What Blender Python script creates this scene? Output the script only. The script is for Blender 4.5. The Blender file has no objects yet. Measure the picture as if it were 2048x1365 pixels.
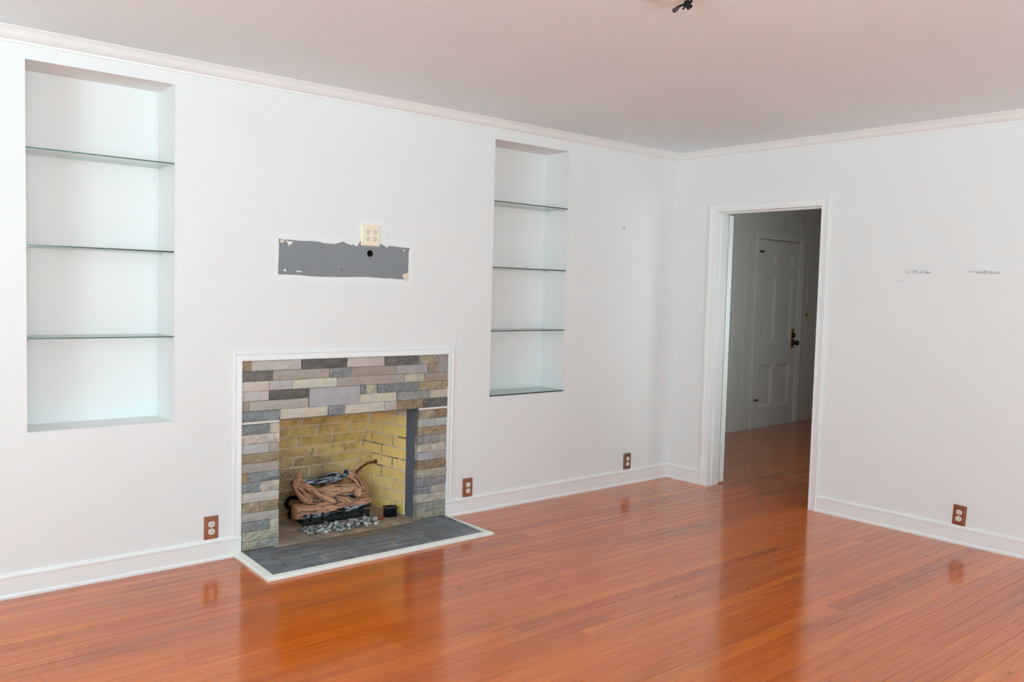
import bpy, bmesh, math, random
from mathutils import Vector, Matrix, noise
random.seed(7)
S = bpy.context.scene
COL = S.collection

# ------------------------------------------------------------------ camera
cam = bpy.data.cameras.new('camera')
cam.sensor_width = 36.0
cam.lens = 1730.9217 * 36.0 / 2048.0
cam.clip_start = 0.05
cam_o = bpy.data.objects.new('camera', cam)
COL.objects.link(cam_o)
yaw, pitch, roll = 0.70676, -0.058094, 0.0262585
fw = Vector((math.sin(yaw) * math.cos(pitch), math.cos(yaw) * math.cos(pitch), math.sin(pitch)))
rt0 = Vector((math.cos(yaw), -math.sin(yaw), 0))
up0 = rt0.cross(fw)
rt = rt0 * math.cos(roll) + up0 * math.sin(roll)
up = -rt0 * math.sin(roll) + up0 * math.cos(roll)
M = Matrix((rt, up, -fw)).transposed().to_4x4()
M.translation = Vector((-5.27124, -4.28043, 1.41599))
cam_o.matrix_world = M
S.camera = cam_o

# ------------------------------------------------------------------ room size
XL, YF, ZC = -8.4, -7.2, 2.48          # left wall, wall behind the camera, ceiling
TB = 0.13                              # thickness of the right wall
WINDOWS = [                            # wall, centre along wall, width, sill, head, power
    ('front', -6.10, 1.40, 0.75, 2.20, 192.0),
    ('front', -3.50, 1.40, 0.75, 2.20, 232.0),
    ('left', -3.30, 1.60, 0.75, 2.20, 325.0),
]
ADDED_HALL_WIN = (0.75, 1.75, 0.75, 1.85, 12.0)   # added unseen hall window: x range, sill, head, power

# ------------------------------------------------------------------ light and exposure
S.view_settings.view_transform = 'Standard'
S.view_settings.look = 'None'
S.view_settings.gamma = 1.0
S.view_settings.exposure = 0.07
S.view_settings.use_curve_mapping = False
S.cycles.max_bounces = 16
S.cycles.diffuse_bounces = 10
S.cycles.transparent_max_bounces = 16
S.cycles.caustics_reflective = False
S.cycles.sample_clamp_indirect = 6.0
W = bpy.data.worlds.new('sky')
S.world = W
W.use_nodes = True
bg = W.node_tree.nodes['Background']
bg.inputs[0].default_value = (0.80, 0.89, 1.0, 1)
bg.inputs[1].default_value = 0.9
TILT = 66.0                                  # window lamps aimed upward, added to brighten the ceiling
for wall, c, w, z0, z1, pw in WINDOWS:
    L = bpy.data.lights.new('window_daylight', 'AREA')
    L.shape = 'RECTANGLE'
    L.size, L.size_y = w - 0.1, z1 - z0 - 0.1
    L.energy = pw
    L.color = (0.622, 0.918, 1.0)
    o = bpy.data.objects.new('window_daylight', L)
    COL.objects.link(o)
    zc = (z0 + z1) / 2
    if wall == 'front':
        o.location = (c, YF - 0.10, zc)
        o.rotation_euler = (math.radians(90 + TILT), 0, 0)
    else:
        o.location = (XL - 0.10, c, zc)
        o.rotation_euler = (math.radians(90 + TILT), 0, math.radians(-90))

L = bpy.data.lights.new('hall_fill', 'AREA')  # fill lamp added to brighten the hall, no known source
L.shape = 'RECTANGLE'
L.size, L.size_y = ADDED_HALL_WIN[1] - ADDED_HALL_WIN[0] - 0.1, ADDED_HALL_WIN[3] - ADDED_HALL_WIN[2] - 0.1
L.energy = ADDED_HALL_WIN[4]
L.color = (0.80, 0.95, 0.95)
L.spread = math.radians(95)
o = bpy.data.objects.new('hall_fill', L)
COL.objects.link(o)
o.location = ((ADDED_HALL_WIN[0] + ADDED_HALL_WIN[1]) / 2, -2.43, (ADDED_HALL_WIN[2] + ADDED_HALL_WIN[3]) / 2)
o.rotation_euler = (math.radians(90), 0, 0)

# ------------------------------------------------------------------ helpers
def lin(r, g, b):
    f = lambda v: (v / 255 / 12.92) if v / 255 <= 0.04045 else ((v / 255 + 0.055) / 1.055) ** 2.4
    return (f(r), f(g), f(b), 1.0)

def world_of(o):
    m = o.matrix_basis.copy()
    while o.parent:
        o = o.parent
        m = o.matrix_basis @ m
    return m

def obj(name, bm, mat, parent=None, loc=None, smooth=False):
    """link a bmesh (in world coordinates) as one object under parent"""
    bmesh.ops.recalc_face_normals(bm, faces=bm.faces[:])
    if parent is not None:
        bmesh.ops.transform(bm, matrix=world_of(parent).inverted(), verts=bm.verts[:])
    elif loc is not None:
        bmesh.ops.translate(bm, vec=-Vector(loc), verts=bm.verts[:])
    me = bpy.data.meshes.new(name)
    bm.to_mesh(me)
    bm.free()
    if mat:
        me.materials.append(mat)
    if smooth:
        for p in me.polygons:
            p.use_smooth = True
    o = bpy.data.objects.new(name, me)
    COL.objects.link(o)
    if parent is not None:
        o.parent = parent
    elif loc is not None:
        o.location = loc
    return o

def tag(o, label=None, cat=None, group=None, kind=None):
    if label: o['label'] = label
    if cat: o['category'] = cat
    if group: o['group'] = group
    if kind: o['kind'] = kind
    return o

def thing(name, label, cat, loc=(0, 0, 0), rotz=0.0, group=None):
    o = bpy.data.objects.new(name, None)
    o.empty_display_size = 0.05
    COL.objects.link(o)
    o.location = loc
    o.rotation_euler = (0, 0, rotz)
    return tag(o, label, cat, group)

def struct(name, bm, mat, label, cat, parent=None, smooth=False):
    o = obj(name, bm, mat, parent, smooth=smooth)
    return tag(o, label, cat if parent is None else None, kind='structure')

def struct_empty(name, label, cat, loc=(0, 0, 0), rotz=0.0):
    return tag(thing(name, label, cat, loc, rotz), kind='structure')

def box(bm, x0, x1, y0, y1, z0, z1, bev=0.0, mat=None):
    vs = [bm.verts.new(p) for p in ((x0, y0, z0), (x1, y0, z0), (x1, y1, z0), (x0, y1, z0),
                                    (x0, y0, z1), (x1, y0, z1), (x1, y1, z1), (x0, y1, z1))]
    fs = [bm.faces.new([vs[i] for i in f]) for f in
          ((3, 2, 1, 0), (4, 5, 6, 7), (0, 1, 5, 4), (1, 2, 6, 5), (2, 3, 7, 6), (3, 0, 4, 7))]
    if bev:
        es = list({e for f in fs for e in f.edges})
        bmesh.ops.bevel(bm, geom=es, offset=bev, segments=1, affect='EDGES', profile=0.5)
    return vs

def bx(*a, **k):
    bm = bmesh.new()
    box(bm, *a, **k)
    return bm

def loft(bm, rings, close_u=True, cap=True):
    """rings: list of equal-length point lists"""
    R = [[bm.verts.new(p) for p in r] for r in rings]
    n = len(R[0])
    for a, b in zip(R[:-1], R[1:]):
        for i in range(n if close_u else n - 1):
            j = (i + 1) % n
            bm.faces.new((a[i], a[j], b[j], b[i]))
    if cap:
        bm.faces.new(R[0][::-1])
        bm.faces.new(R[-1])
    return R

def frames(pts):
    pts = [Vector(p) for p in pts]
    out = []
    n = None
    for i, p in enumerate(pts):
        t = (pts[min(i + 1, len(pts) - 1)] - pts[max(i - 1, 0)]).normalized()
        if n is None:
            n = t.orthogonal().normalized()
        n = (n - t * n.dot(t)).normalized()
        out.append((p, n.copy(), t.cross(n).normalized(), t))
    return out

def tube(bm, pts, rad, seg=10):
    rs = rad if isinstance(rad, (list, tuple)) else [rad] * len(pts)
    rings = []
    for (p, a, b, t), r in zip(frames(pts), rs):
        rings.append([p + (a * math.cos(2 * math.pi * k / seg) + b * math.sin(2 * math.pi * k / seg)) * r for k in range(seg)])
    loft(bm, rings)

def smooth_path(pts, n=6):
    """Catmull-Rom through pts"""
    P = [Vector(p) for p in pts]
    P = [P[0] * 2 - P[1]] + P + [P[-1] * 2 - P[-2]]
    out = []
    for i in range(1, len(P) - 2):
        for k in range(n):
            t = k / n
            a, b, c, d = P[i - 1], P[i], P[i + 1], P[i + 2]
            out.append(0.5 * ((2 * b) + (c - a) * t + (2 * a - 5 * b + 4 * c - d) * t * t + (3 * b - a - 3 * c + d) * t ** 3))
    out.append(P[-2])
    return out

def disc(bm, c, axis, r, h, seg=20, ry=None):
    """short cylinder from c along axis"""
    axis = Vector(axis).normalized()
    a = Vector((0, 0, 1)) if abs(axis.z) < 0.9 else Vector((1, 0, 0))
    u = axis.cross(a).normalized()
    v = u.cross(axis)
    ry = ry or r
    c = Vector(c)
    rings = [[c + axis * d + u * math.cos(2 * math.pi * k / seg) * r + v * math.sin(2 * math.pi * k / seg) * ry for k in range(seg)] for d in (0, h)]
    loft(bm, rings)

def grid_holes(us, vs, holes):
    """cells of a rectilinear grid that lie in no hole; holes (u0,u1,v0,v1)"""
    us = sorted(set(us + [h[0] for h in holes] + [h[1] for h in holes]))
    vs = sorted(set(vs + [h[2] for h in holes] + [h[3] for h in holes]))
    cells = []
    for a, b in zip(us[:-1], us[1:]):
        for c, d in zip(vs[:-1], vs[1:]):
            mu, mv = (a + b) / 2, (c + d) / 2
            if not any(h[0] < mu < h[1] and h[2] < mv < h[3] for h in holes):
                cells.append((a, b, c, d))
    return cells

def wall_sheet(axis, pos, thick, u0, u1, z0, z1, holes):
    """wall with rectangular holes; axis 'y': plane y=pos, u=x; axis 'x': plane x=pos, u=y. thick is signed"""
    bm = bmesh.new()
    vd = {}
    def V(u, z, d):
        k = (round(u, 5), round(z, 5), d)
        if k not in vd:
            q = pos + thick * d
            vd[k] = bm.verts.new((u, q, z) if axis == 'y' else (q, u, z))
        return vd[k]
    cells = grid_holes([u0, u1], [z0, z1], holes)
    edge = {}
    for a, b, c, d in cells:
        for s in (0, 1):
            f = [V(a, c, s), V(b, c, s), V(b, d, s), V(a, d, s)]
            bm.faces.new(f if s == 0 else f[::-1])
        # border edges need rims; grid lines are shared because all cells use the same grid
        for p, q in (((a, c), (b, c)), ((b, c), (b, d)), ((b, d), (a, d)), ((a, d), (a, c))):
            k = tuple(sorted((tuple(round(t, 5) for t in p), tuple(round(t, 5) for t in q))))
            edge[k] = edge.get(k, 0) + 1
    for (p, q), n in edge.items():
        if n == 1:
            bm.faces.new((V(*p, 0), V(*q, 0), V(*q, 1), V(*p, 1)))
    return bm

# ------------------------------------------------------------------ node materials
def mat(name):
    m = bpy.data.materials.new(name)
    m.use_nodes = True
    nt = m.node_tree
    return m, nt, nt.nodes['Principled BSDF']

def nd(nt, t, **k):
    n = nt.nodes.new(t)
    for a, v in k.items():
        if a.startswith('i_'):
            n.inputs[a[2:].replace('_', ' ')].default_value = v
        else:
            setattr(n, a, v)
    return n

def math_n(nt, op, a, b=None, clamp=False):
    n = nd(nt, 'ShaderNodeMath', operation=op, use_clamp=clamp)
    for i, v in enumerate((a, b)):
        if v is None: continue
        if hasattr(v, 'links'): nt.links.new(v, n.inputs[i])
        else: n.inputs[i].default_value = v
    return n.outputs[0]

def mix(nt, fac, a, b, blend='MIX'):
    n = nd(nt, 'ShaderNodeMix', data_type='RGBA', blend_type=blend)
    for s, v in ((n.inputs[0], fac), (n.inputs[6], a), (n.inputs[7], b)):
        if hasattr(v, 'links'): nt.links.new(v, s)
        else: s.default_value = v
    return n.outputs[2]

def ramp(nt, fac, stops):
    n = nd(nt, 'ShaderNodeValToRGB')
    e = n.color_ramp.elements
    while len(e) < len(stops): e.new(0.5)
    for el, (p, c) in zip(e, stops):
        el.position = p
        el.color = c if hasattr(c, '__len__') else (c, c, c, 1)
    nt.links.new(fac, n.inputs[0])
    return n.outputs[0]

def coords(nt, scale=(1, 1, 1), kind='world', loc=None):
    if kind == 'world':
        src = nd(nt, 'ShaderNodeNewGeometry').outputs['Position']
    else:
        src = nd(nt, 'ShaderNodeTexCoord').outputs['Object']
    mp = nd(nt, 'ShaderNodeMapping')
    mp.inputs['Scale'].default_value = scale
    if loc is not None: mp.inputs['Location'].default_value = loc
    nt.links.new(src, mp.inputs[0])
    return mp.outputs[0]

def noise_n(nt, vec, scale, detail=4, rough=0.55, dist=0.0):
    n = nd(nt, 'ShaderNodeTexNoise')
    n.inputs['Scale'].default_value = scale
    n.inputs['Detail'].default_value = detail
    n.inputs['Roughness'].default_value = rough
    n.inputs['Distortion'].default_value = dist
    nt.links.new(vec, n.inputs['Vector'])
    return n.outputs[0]

def bump(nt, bsdf, h, strength, dist=0.01):
    n = nd(nt, 'ShaderNodeBump')
    n.inputs['Strength'].default_value = strength
    n.inputs['Distance'].default_value = dist
    nt.links.new(h, n.inputs['Height'])
    nt.links.new(n.outputs[0], bsdf.inputs['Normal'])

def plain(name, col, rough=0.5, metal=0.0, spec=0.5, var=0.0, vscale=30, bmp=0.0, bscale=80, kind='world', bdist=0.004):
    m, nt, b = mat(name)
    b.inputs['Roughness'].default_value = rough
    b.inputs['Metallic'].default_value = metal
    b.inputs['Specular IOR Level'].default_value = spec
    if var:
        v = coords(nt, kind=kind)
        f = noise_n(nt, v, vscale)
        dark = tuple(c * (1 - var) for c in col[:3]) + (1,)
        lite = tuple(min(1, c * (1 + var)) for c in col[:3]) + (1,)
        nt.links.new(ramp(nt, f, [(0.3, dark), (0.7, lite)]), b.inputs['Base Color'])
    else:
        b.inputs['Base Color'].default_value = col
    if bmp:
        v = coords(nt, kind=kind)
        bump(nt, b, noise_n(nt, v, bscale, 6), bmp, bdist)
    return m

WHITE = (0.80, 0.797, 0.79, 1)
m_wall = plain('white_wall_paint', WHITE, 0.55, spec=0.3, var=0.012, vscale=1.3, bmp=0.05, bscale=180, bdist=0.002)
m_trim = plain('white_trim_paint', (0.84, 0.838, 0.83, 1), 0.35, spec=0.45, var=0.012, vscale=6)
m_ceil = plain('ceiling_paint', (0.81, 0.915, 0.96, 1), 0.8, spec=0.15, var=0.015, vscale=1.1)
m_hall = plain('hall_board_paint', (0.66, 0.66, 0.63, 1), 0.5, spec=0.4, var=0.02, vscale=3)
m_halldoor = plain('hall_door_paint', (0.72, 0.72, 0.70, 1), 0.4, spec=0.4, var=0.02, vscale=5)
m_sub = plain('subfloor_dark', (0.03, 0.012, 0.006, 1), 0.9)
m_black = plain('black_iron', (0.012, 0.012, 0.013, 1), 0.55, spec=0.4, var=0.3, vscale=60)
m_rubber = plain('black_rubber', (0.003, 0.003, 0.0035, 1), 0.6, spec=0.12)
m_slot = plain('socket_slot', (0.012, 0.011, 0.01, 1), 0.7)
m_grey = plain('old_grey_paint', lin(134, 137, 141), 0.6, spec=0.25, var=0.03, vscale=6)
m_chip = plain('bare_plaster', lin(222, 208, 190), 0.8, var=0.12, vscale=60)
m_white_chip = plain('white_filler', lin(236, 234, 232), 0.8, var=0.04, vscale=80)
m_ivory = plain('ivory_plastic', lin(243, 229, 203), 0.35)
m_ivory2 = plain('ivory_receptacle', lin(232, 224, 210), 0.35)
m_outw = plain('white_receptacle', lin(232, 226, 220), 0.35)
m_brown = plain('brown_cover', lin(150, 92, 66), 0.42, var=0.22, vscale=55, bmp=0.1, bscale=200, bdist=0.001)
m_brown2 = plain('dark_brown_cover', lin(112, 78, 64), 0.35, var=0.15, vscale=55)
m_brown3 = plain('red_brown_cover', lin(140, 76, 52), 0.25, var=0.2, vscale=40)
m_brass = plain('brass', lin(190, 150, 60), 0.3, metal=0.9, var=0.2, vscale=40)
m_knob = plain('black_knob', (0.012, 0.012, 0.013, 1), 0.3)
m_steel = plain('painted_hinge', lin(222, 220, 214), 0.35, var=0.1, vscale=90)
m_dhinge = plain('dark_hinge_leaf', lin(84, 76, 60), 0.4, metal=0.4, var=0.4, vscale=60)
m_switch = plain('switch_plate', lin(206, 196, 176), 0.45)
m_pin = plain('clear_pin', lin(206, 208, 206), 0.2, spec=0.6)
m_mortar = plain('grey_mortar', lin(112, 106, 100), 0.95, var=0.2, vscale=40, bmp=0.3, bscale=120)
m_wmortar = plain('white_mortar', lin(226, 220, 212), 0.9, var=0.06, vscale=60, bmp=0.4, bscale=120)
m_red = plain('red_scrap', lin(158, 54, 46), 0.5, var=0.3, vscale=80)
m_throat = plain('sooty_lintel', (0.02, 0.018, 0.016, 1), 0.9)
m_rust = plain('rusty_pipe', lin(120, 62, 36), 0.65, metal=0.3, var=0.5, vscale=45, bmp=0.3, bscale=200)
m_wire = plain('black_wire', (0.004, 0.004, 0.004, 1), 0.6, spec=0.2)
m_canopy = plain('white_ceiling_box', lin(235, 230, 222), 0.45)
m_purple = plain('dusky_wire_nut', lin(52, 44, 48), 0.4)
m_scuffdot = plain('nail_hole', (0.03, 0.028, 0.028, 1), 0.9)
m_sash = plain('window_sash_paint', (0.84, 0.84, 0.83, 1), 0.4)

def mat_wood(name, tint=1.0):
    m, nt, b = mat(name)
    info = nd(nt, 'ShaderNodeObjectInfo')
    pos = nd(nt, 'ShaderNodeNewGeometry').outputs['Position']
    off = nd(nt, 'ShaderNodeCombineXYZ')
    nt.links.new(math_n(nt, 'MULTIPLY', info.outputs['Random'], 37.0), off.inputs[0])
    nt.links.new(math_n(nt, 'MULTIPLY', info.outputs['Random'], 11.0), off.inputs[2])
    add = nd(nt, 'ShaderNodeVectorMath', operation='ADD')
    nt.links.new(pos, add.inputs[0]); nt.links.new(off.outputs[0], add.inputs[1])
    mp = nd(nt, 'ShaderNodeMapping'); mp.inputs['Scale'].default_value = (0.9, 26, 1)
    nt.links.new(add.outputs[0], mp.inputs[0])
    grain = noise_n(nt, mp.outputs[0], 2.4, 5, 0.6, 0.3)
    mp2 = nd(nt, 'ShaderNodeMapping'); mp2.inputs['Scale'].default_value = (2.0, 120, 1)
    nt.links.new(add.outputs[0], mp2.inputs[0])
    fine = noise_n(nt, mp2.outputs[0], 2.0, 4, 0.6)
    c = ramp(nt, grain, [(0.22, (0.48, 0.078, 0.005, 1)), (0.48, (0.61, 0.115, 0.007, 1)), (0.78, (0.70, 0.165, 0.012, 1))])
    c = mix(nt, math_n(nt, 'MULTIPLY', fine, 0.24), c, (0.30, 0.050, 0.005, 1))
    # board to board tone
    tone = ramp(nt, info.outputs['Random'], [(0.0, (0.80, 0.72, 0.72, 1)), (0.14, (0.92, 0.89, 0.88, 1)), (0.6, (1, 1, 1, 1)), (0.9, (1.04, 1.07, 1.1, 1)), (1.0, (1.12, 1.25, 1.4, 1))])
    c = mix(nt, 1.0, c, tone, 'MULTIPLY')
    # dark worn stains stretched along the boards
    big = noise_n(nt, coords(nt, (0.55, 2.6, 1), loc=(3.1, 0.4, 0)), 1.5, 4, 0.55)
    st = ramp(nt, big, [(0.50, 0.0), (0.72, 1.0)])
    st = math_n(nt, 'MULTIPLY', st, ramp(nt, grain, [(0.30, 1.0), (0.75, 0.35)]))
    c = mix(nt, math_n(nt, 'MULTIPLY', st, 0.55), c, (0.16, 0.045, 0.018, 1))
    speck = ramp(nt, noise_n(nt, coords(nt, (1, 1, 1)), 24, 2, 0.5), [(0.73, 0.0), (0.78, 0.7)])
    c = mix(nt, speck, c, (0.06, 0.018, 0.008, 1))
    nt.links.new(c, b.inputs['Base Color'])
    r = ramp(nt, noise_n(nt, coords(nt, (1, 3, 1)), 3.0, 4), [(0.3, 0.13), (0.7, 0.20)])
    nt.links.new(r, b.inputs['Roughness'])
    b.inputs['Specular IOR Level'].default_value = 0.62
    b.inputs['Specular Tint'].default_value = (1.0, 0.90, 0.72, 1)      # amber varnish
    b.inputs['IOR'].default_value = 1.5
    b.inputs['Coat Weight'].default_value = 0.30
    b.inputs['Coat Roughness'].default_value = 0.09
    b.inputs['Coat IOR'].default_value = 1.5
    hgt = noise_n(nt, coords(nt, (0.7, 7, 1)), 2.2, 2)
    bump(nt, b, hgt, 0.025, 0.01)
    return m
m_wood = mat_wood('varnished_pine')

def mat_objcol(name, rough, bstr, bscale, var, kind='world', spec=0.3, bdist=0.006):
    """colour from the object's own colour, mottled; used for stones and bricks"""
    m, nt, b = mat(name)
    info = nd(nt, 'ShaderNodeObjectInfo')
    v = coords(nt)
    n1 = noise_n(nt, v, 22, 5, 0.6)
    n2 = noise_n(nt, v, bscale, 6, 0.65)
    dark = mix(nt, 1.0, info.outputs['Color'], (1 - var, 1 - var, 1 - var, 1), 'MULTIPLY')
    lite = mix(nt, 1.0, info.outputs['Color'], (1 + var, 1 + var * 0.95, 1 + var * 0.9, 1), 'MULTIPLY')
    f = math_n(nt, 'ADD', math_n(nt, 'MULTIPLY', n1, 0.5), math_n(nt, 'MULTIPLY', n2, 0.5))
    fr = ramp(nt, f, [(0.36, 0.0), (0.64, 1.0)])
    nt.links.new(mix(nt, fr, dark, lite), b.inputs['Base Color'])
    b.inputs['Roughness'].default_value = rough
    b.inputs['Specular IOR Level'].default_value = spec
    bump(nt, b, n2, bstr, bdist)
    return m
m_stone = mat_objcol('sawn_stone', 0.8, 0.25, 130, 0.12)
m_stone_r = mat_objcol('split_stone', 0.85, 0.9, 75, 0.30, bdist=0.010)

def mat_firebrick():
    m, nt, b = mat('yellow_painted_firebrick')
    info = nd(nt, 'ShaderNodeObjectInfo')
    v = coords(nt)
    pos = nd(nt, 'ShaderNodeSeparateXYZ')
    nt.links.new(nd(nt, 'ShaderNodeNewGeometry').outputs['Position'], pos.inputs[0])
    n = noise_n(nt, v, 11, 6, 0.65)
    n2 = noise_n(nt, v, 60, 5, 0.6)
    c = mix(nt, ramp(nt, n2, [(0.3, 0.0), (0.7, 0.5)]), info.outputs['Color'], (0.95, 0.72, 0.32, 1))
    # rusty and sooty deposits left by the fire: more on the back, worst low at the left and up high
    soot = ramp(nt, n, [(0.46, 0.0), (0.64, 0.85)])
    onback = math_n(nt, 'MULTIPLY', math_n(nt, 'SUBTRACT', -2.395, pos.outputs[0]), 14.0, True)
    soot = math_n(nt, 'MULTIPLY', soot, math_n(nt, 'ADD', math_n(nt, 'MULTIPLY', onback, 0.8), 0.2))
    c = mix(nt, math_n(nt, 'MULTIPLY', soot, 0.55), c, (0.20, 0.10, 0.022, 1))
    low = math_n(nt, 'SUBTRACT', 1.5, math_n(nt, 'MULTIPLY', math_n(nt, 'ABSOLUTE', math_n(nt, 'SUBTRACT', pos.outputs[2], 0.15)), 5.0), True)
    lft = math_n(nt, 'MULTIPLY', math_n(nt, 'SUBTRACT', -2.50, pos.outputs[0]), 6.0, True)
    w = math_n(nt, 'MULTIPLY', math_n(nt, 'MULTIPLY', low, lft), ramp(nt, n, [(0.30, 0.45), (0.62, 1.0)]))
    c = mix(nt, math_n(nt, 'MULTIPLY', w, 0.9), c, (0.38, 0.30, 0.20, 1))
    blk = math_n(nt, 'MULTIPLY', ramp(nt, n2, [(0.45, 0.0), (0.66, 1.0)]), w)
    c = mix(nt, math_n(nt, 'MULTIPLY', blk, 0.7), c, (0.06, 0.05, 0.035, 1))
    nt.links.new(c, b.inputs['Base Color'])
    b.inputs['Roughness'].default_value = 0.75
    b.inputs['Specular IOR Level'].default_value = 0.25
    bump(nt, b, n2, 0.35, 0.004)
    return m
m_fire = mat_firebrick()

def mat_firemortar():
    m, nt, b = mat('firebox_mortar')
    v = coords(nt)
    n = noise_n(nt, v, 9, 5, 0.65)
    nt.links.new(ramp(nt, n, [(0.36, lin(140, 112, 90)), (0.50, lin(232, 208, 184))]), b.inputs['Base Color'])
    b.inputs['Roughness'].default_value = 0.95
    bump(nt, b, noise_n(nt, v, 90, 5), 0.5, 0.004)
    return m
m_fmortar = mat_firemortar()

def mat_floorcement():
    m, nt, b = mat('grimy_firebox_floor')
    v = coords(nt)
    n = noise_n(nt, v, 7, 6, 0.65)
    n2 = noise_n(nt, v, 45, 4, 0.6)
    c = ramp(nt, n, [(0.30, lin(118, 104, 92)), (0.5, lin(162, 142, 124)), (0.7, lin(194, 174, 154))])
    c = mix(nt, ramp(nt, n2, [(0.62, 0.0), (0.72, 0.6)]), c, lin(58, 46, 38))
    nt.links.new(c, b.inputs['Base Color'])
    b.inputs['Roughness'].default_value = 0.9
    bump(nt, b, n2, 0.3, 0.004)
    return m
m_cement = mat_floorcement()

def mat_hearthbrick():
    m, nt, b = mat('slate_painted_brick')
    v = coords(nt)
    pos = nd(nt, 'ShaderNodeSeparateXYZ')
    nt.links.new(nd(nt, 'ShaderNodeNewGeometry').outputs['Position'], pos.inputs[0])
    n = noise_n(nt, v, 10, 6, 0.6)
    n2 = noise_n(nt, v, 50, 4, 0.6)
    c = ramp(nt, n, [(0.3, lin(94, 97, 102)), (0.7, lin(130, 133, 139))])
    # ash and dirt spread from the firebox over the back rows
    back = math_n(nt, 'MULTIPLY', math_n(nt, 'ADD', pos.outputs[1], 0.20), 6.5, True)
    mid = math_n(nt, 'SUBTRACT', 1.0, math_n(nt, 'MULTIPLY', math_n(nt, 'ABSOLUTE', math_n(nt, 'ADD', pos.outputs[0], 2.80)), 1.75), True)
    d = math_n(nt, 'MULTIPLY', math_n(nt, 'MULTIPLY', back, mid), ramp(nt, n, [(0.25, 0.6), (0.6, 1.6)]), True)
    c = mix(nt, d, c, lin(128, 106, 86))
    red = math_n(nt, 'MULTIPLY', ramp(nt, noise_n(nt, v, 13, 3, 0.5), [(0.63, 0.0), (0.69, 1.0)]), mid)
    c = mix(nt, math_n(nt, 'MULTIPLY', red, 0.75), c, lin(132, 74, 52))
    dk = ramp(nt, n2, [(0.70, 0.0), (0.78, 0.7)])
    c = mix(nt, dk, c, lin(48, 48, 50))
    nt.links.new(c, b.inputs['Base Color'])
    b.inputs['Roughness'].default_value = 0.55
    bump(nt, b, n2, 0.25, 0.004)
    return m
m_hbrick = mat_hearthbrick()

def mat_hearthmortar():
    m, nt, b = mat('hearth_joints')
    v = coords(nt)
    pos = nd(nt, 'ShaderNodeSeparateXYZ')
    nt.links.new(nd(nt, 'ShaderNodeNewGeometry').outputs['Position'], pos.inputs[0])
    n = noise_n(nt, v, 5, 4, 0.6)
    # paint worn off the joints in the middle of the front rows
    def blob(x, y, k):
        d = nd(nt, 'ShaderNodeVectorMath', operation='DISTANCE')
        cv = nd(nt, 'ShaderNodeCombineXYZ')
        nt.links.new(pos.outputs[0], cv.inputs[0]); nt.links.new(math_n(nt, 'MULTIPLY', pos.outputs[1], 1.6), cv.inputs[1])
        nt.links.new(cv.outputs[0], d.inputs[0]); d.inputs[1].default_value = (x, y * 1.6, 0)
        return math_n(nt, 'SUBTRACT', 1.6, math_n(nt, 'MULTIPLY', d.outputs['Value'], k), True)
    w = math_n(nt, 'MAXIMUM', blob(-3.12, -0.29, 7.0), blob(-2.66, -0.33, 8.0))
    w = math_n(nt, 'MULTIPLY', w, ramp(nt, n, [(0.34, 0.25), (0.46, 1.0)]), True)
    c = mix(nt, w, lin(72, 74, 78), lin(206, 196, 180))
    nt.links.new(c, b.inputs['Base Color'])
    b.inputs['Roughness'].default_value = 0.9
    return m
m_hmortar = mat_hearthmortar()
m_border = plain('white_hearth_border', lin(238, 237, 230), 0.5, var=0.05, vscale=14, bmp=0.15, bscale=60)
m_reveal = plain('slate_blue_paint', lin(98, 104, 120), 0.5, var=0.08, vscale=20, bmp=0.15, bscale=90)
m_reveal_j = plain('slate_blue_joint', lin(120, 124, 134), 0.8)

def mat_log():
    m, nt, b = mat('ceramic_log')
    at = nd(nt, 'ShaderNodeAttribute', attribute_name='grain')      # r: char, g: ridge height, b: tone
    sp = nd(nt, 'ShaderNodeSeparateColor')
    nt.links.new(at.outputs['Color'], sp.inputs[0])
    v = coords(nt)
    n = noise_n(nt, v, 55, 5, 0.6)
    n2 = noise_n(nt, v, 120, 4, 0.7)
    c = mix(nt, ramp(nt, sp.outputs[1], [(0.22, 0.0), (0.62, 1.0)]), (0.055, 0.022, 0.013, 1), (0.60, 0.295, 0.185, 1))
    c = mix(nt, math_n(nt, 'MULTIPLY', sp.outputs[2], ramp(nt, sp.outputs[1], [(0.22, 0.25), (0.5, 1.0)])), c, (0.80, 0.46, 0.27, 1))
    c = mix(nt, ramp(nt, n, [(0.35, 0.35), (0.6, 0.0)]), c, (0.10, 0.040, 0.025, 1))
    ch = mix(nt, ramp(nt, math_n(nt, 'ADD', math_n(nt, 'MULTIPLY', sp.outputs[1], 0.45), math_n(nt, 'MULTIPLY', n2, 0.62)), [(0.60, 0.0), (0.70, 1.0)]), (0.010, 0.011, 0.014, 1), (0.50, 0.53, 0.58, 1))
    chf = ramp(nt, math_n(nt, 'ADD', sp.outputs[0], math_n(nt, 'MULTIPLY', math_n(nt, 'SUBTRACT', n, 0.5), 0.5)), [(0.42, 0.0), (0.56, 1.0)])
    c = mix(nt, chf, c, ch)
    nt.links.new(c, b.inputs['Base Color'])
    b.inputs['Roughness'].default_value = 0.7
    b.inputs['Specular IOR Level'].default_value = 0.3
    bump(nt, b, n2, 0.35, 0.003)
    return m
m_log = mat_log()

def mat_pebble():
    m, nt, b = mat('grey_pebble')
    info = nd(nt, 'ShaderNodeObjectInfo')
    n = noise_n(nt, coords(nt), 90, 4, 0.6)
    base = ramp(nt, info.outputs['Random'], [(0.0, lin(70, 66, 62)), (0.2, lin(122, 120, 116)), (0.6, lin(164, 164, 162)), (1.0, lin(206, 206, 204))])
    nt.links.new(mix(nt, ramp(nt, n, [(0.3, 0.4), (0.55, 0.0)]), base, lin(66, 62, 58)), b.inputs['Base Color'])
    b.inputs['Roughness'].default_value = 0.8
    bump(nt, b, n, 0.4, 0.004)
    return m
m_pebble = mat_pebble()

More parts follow.
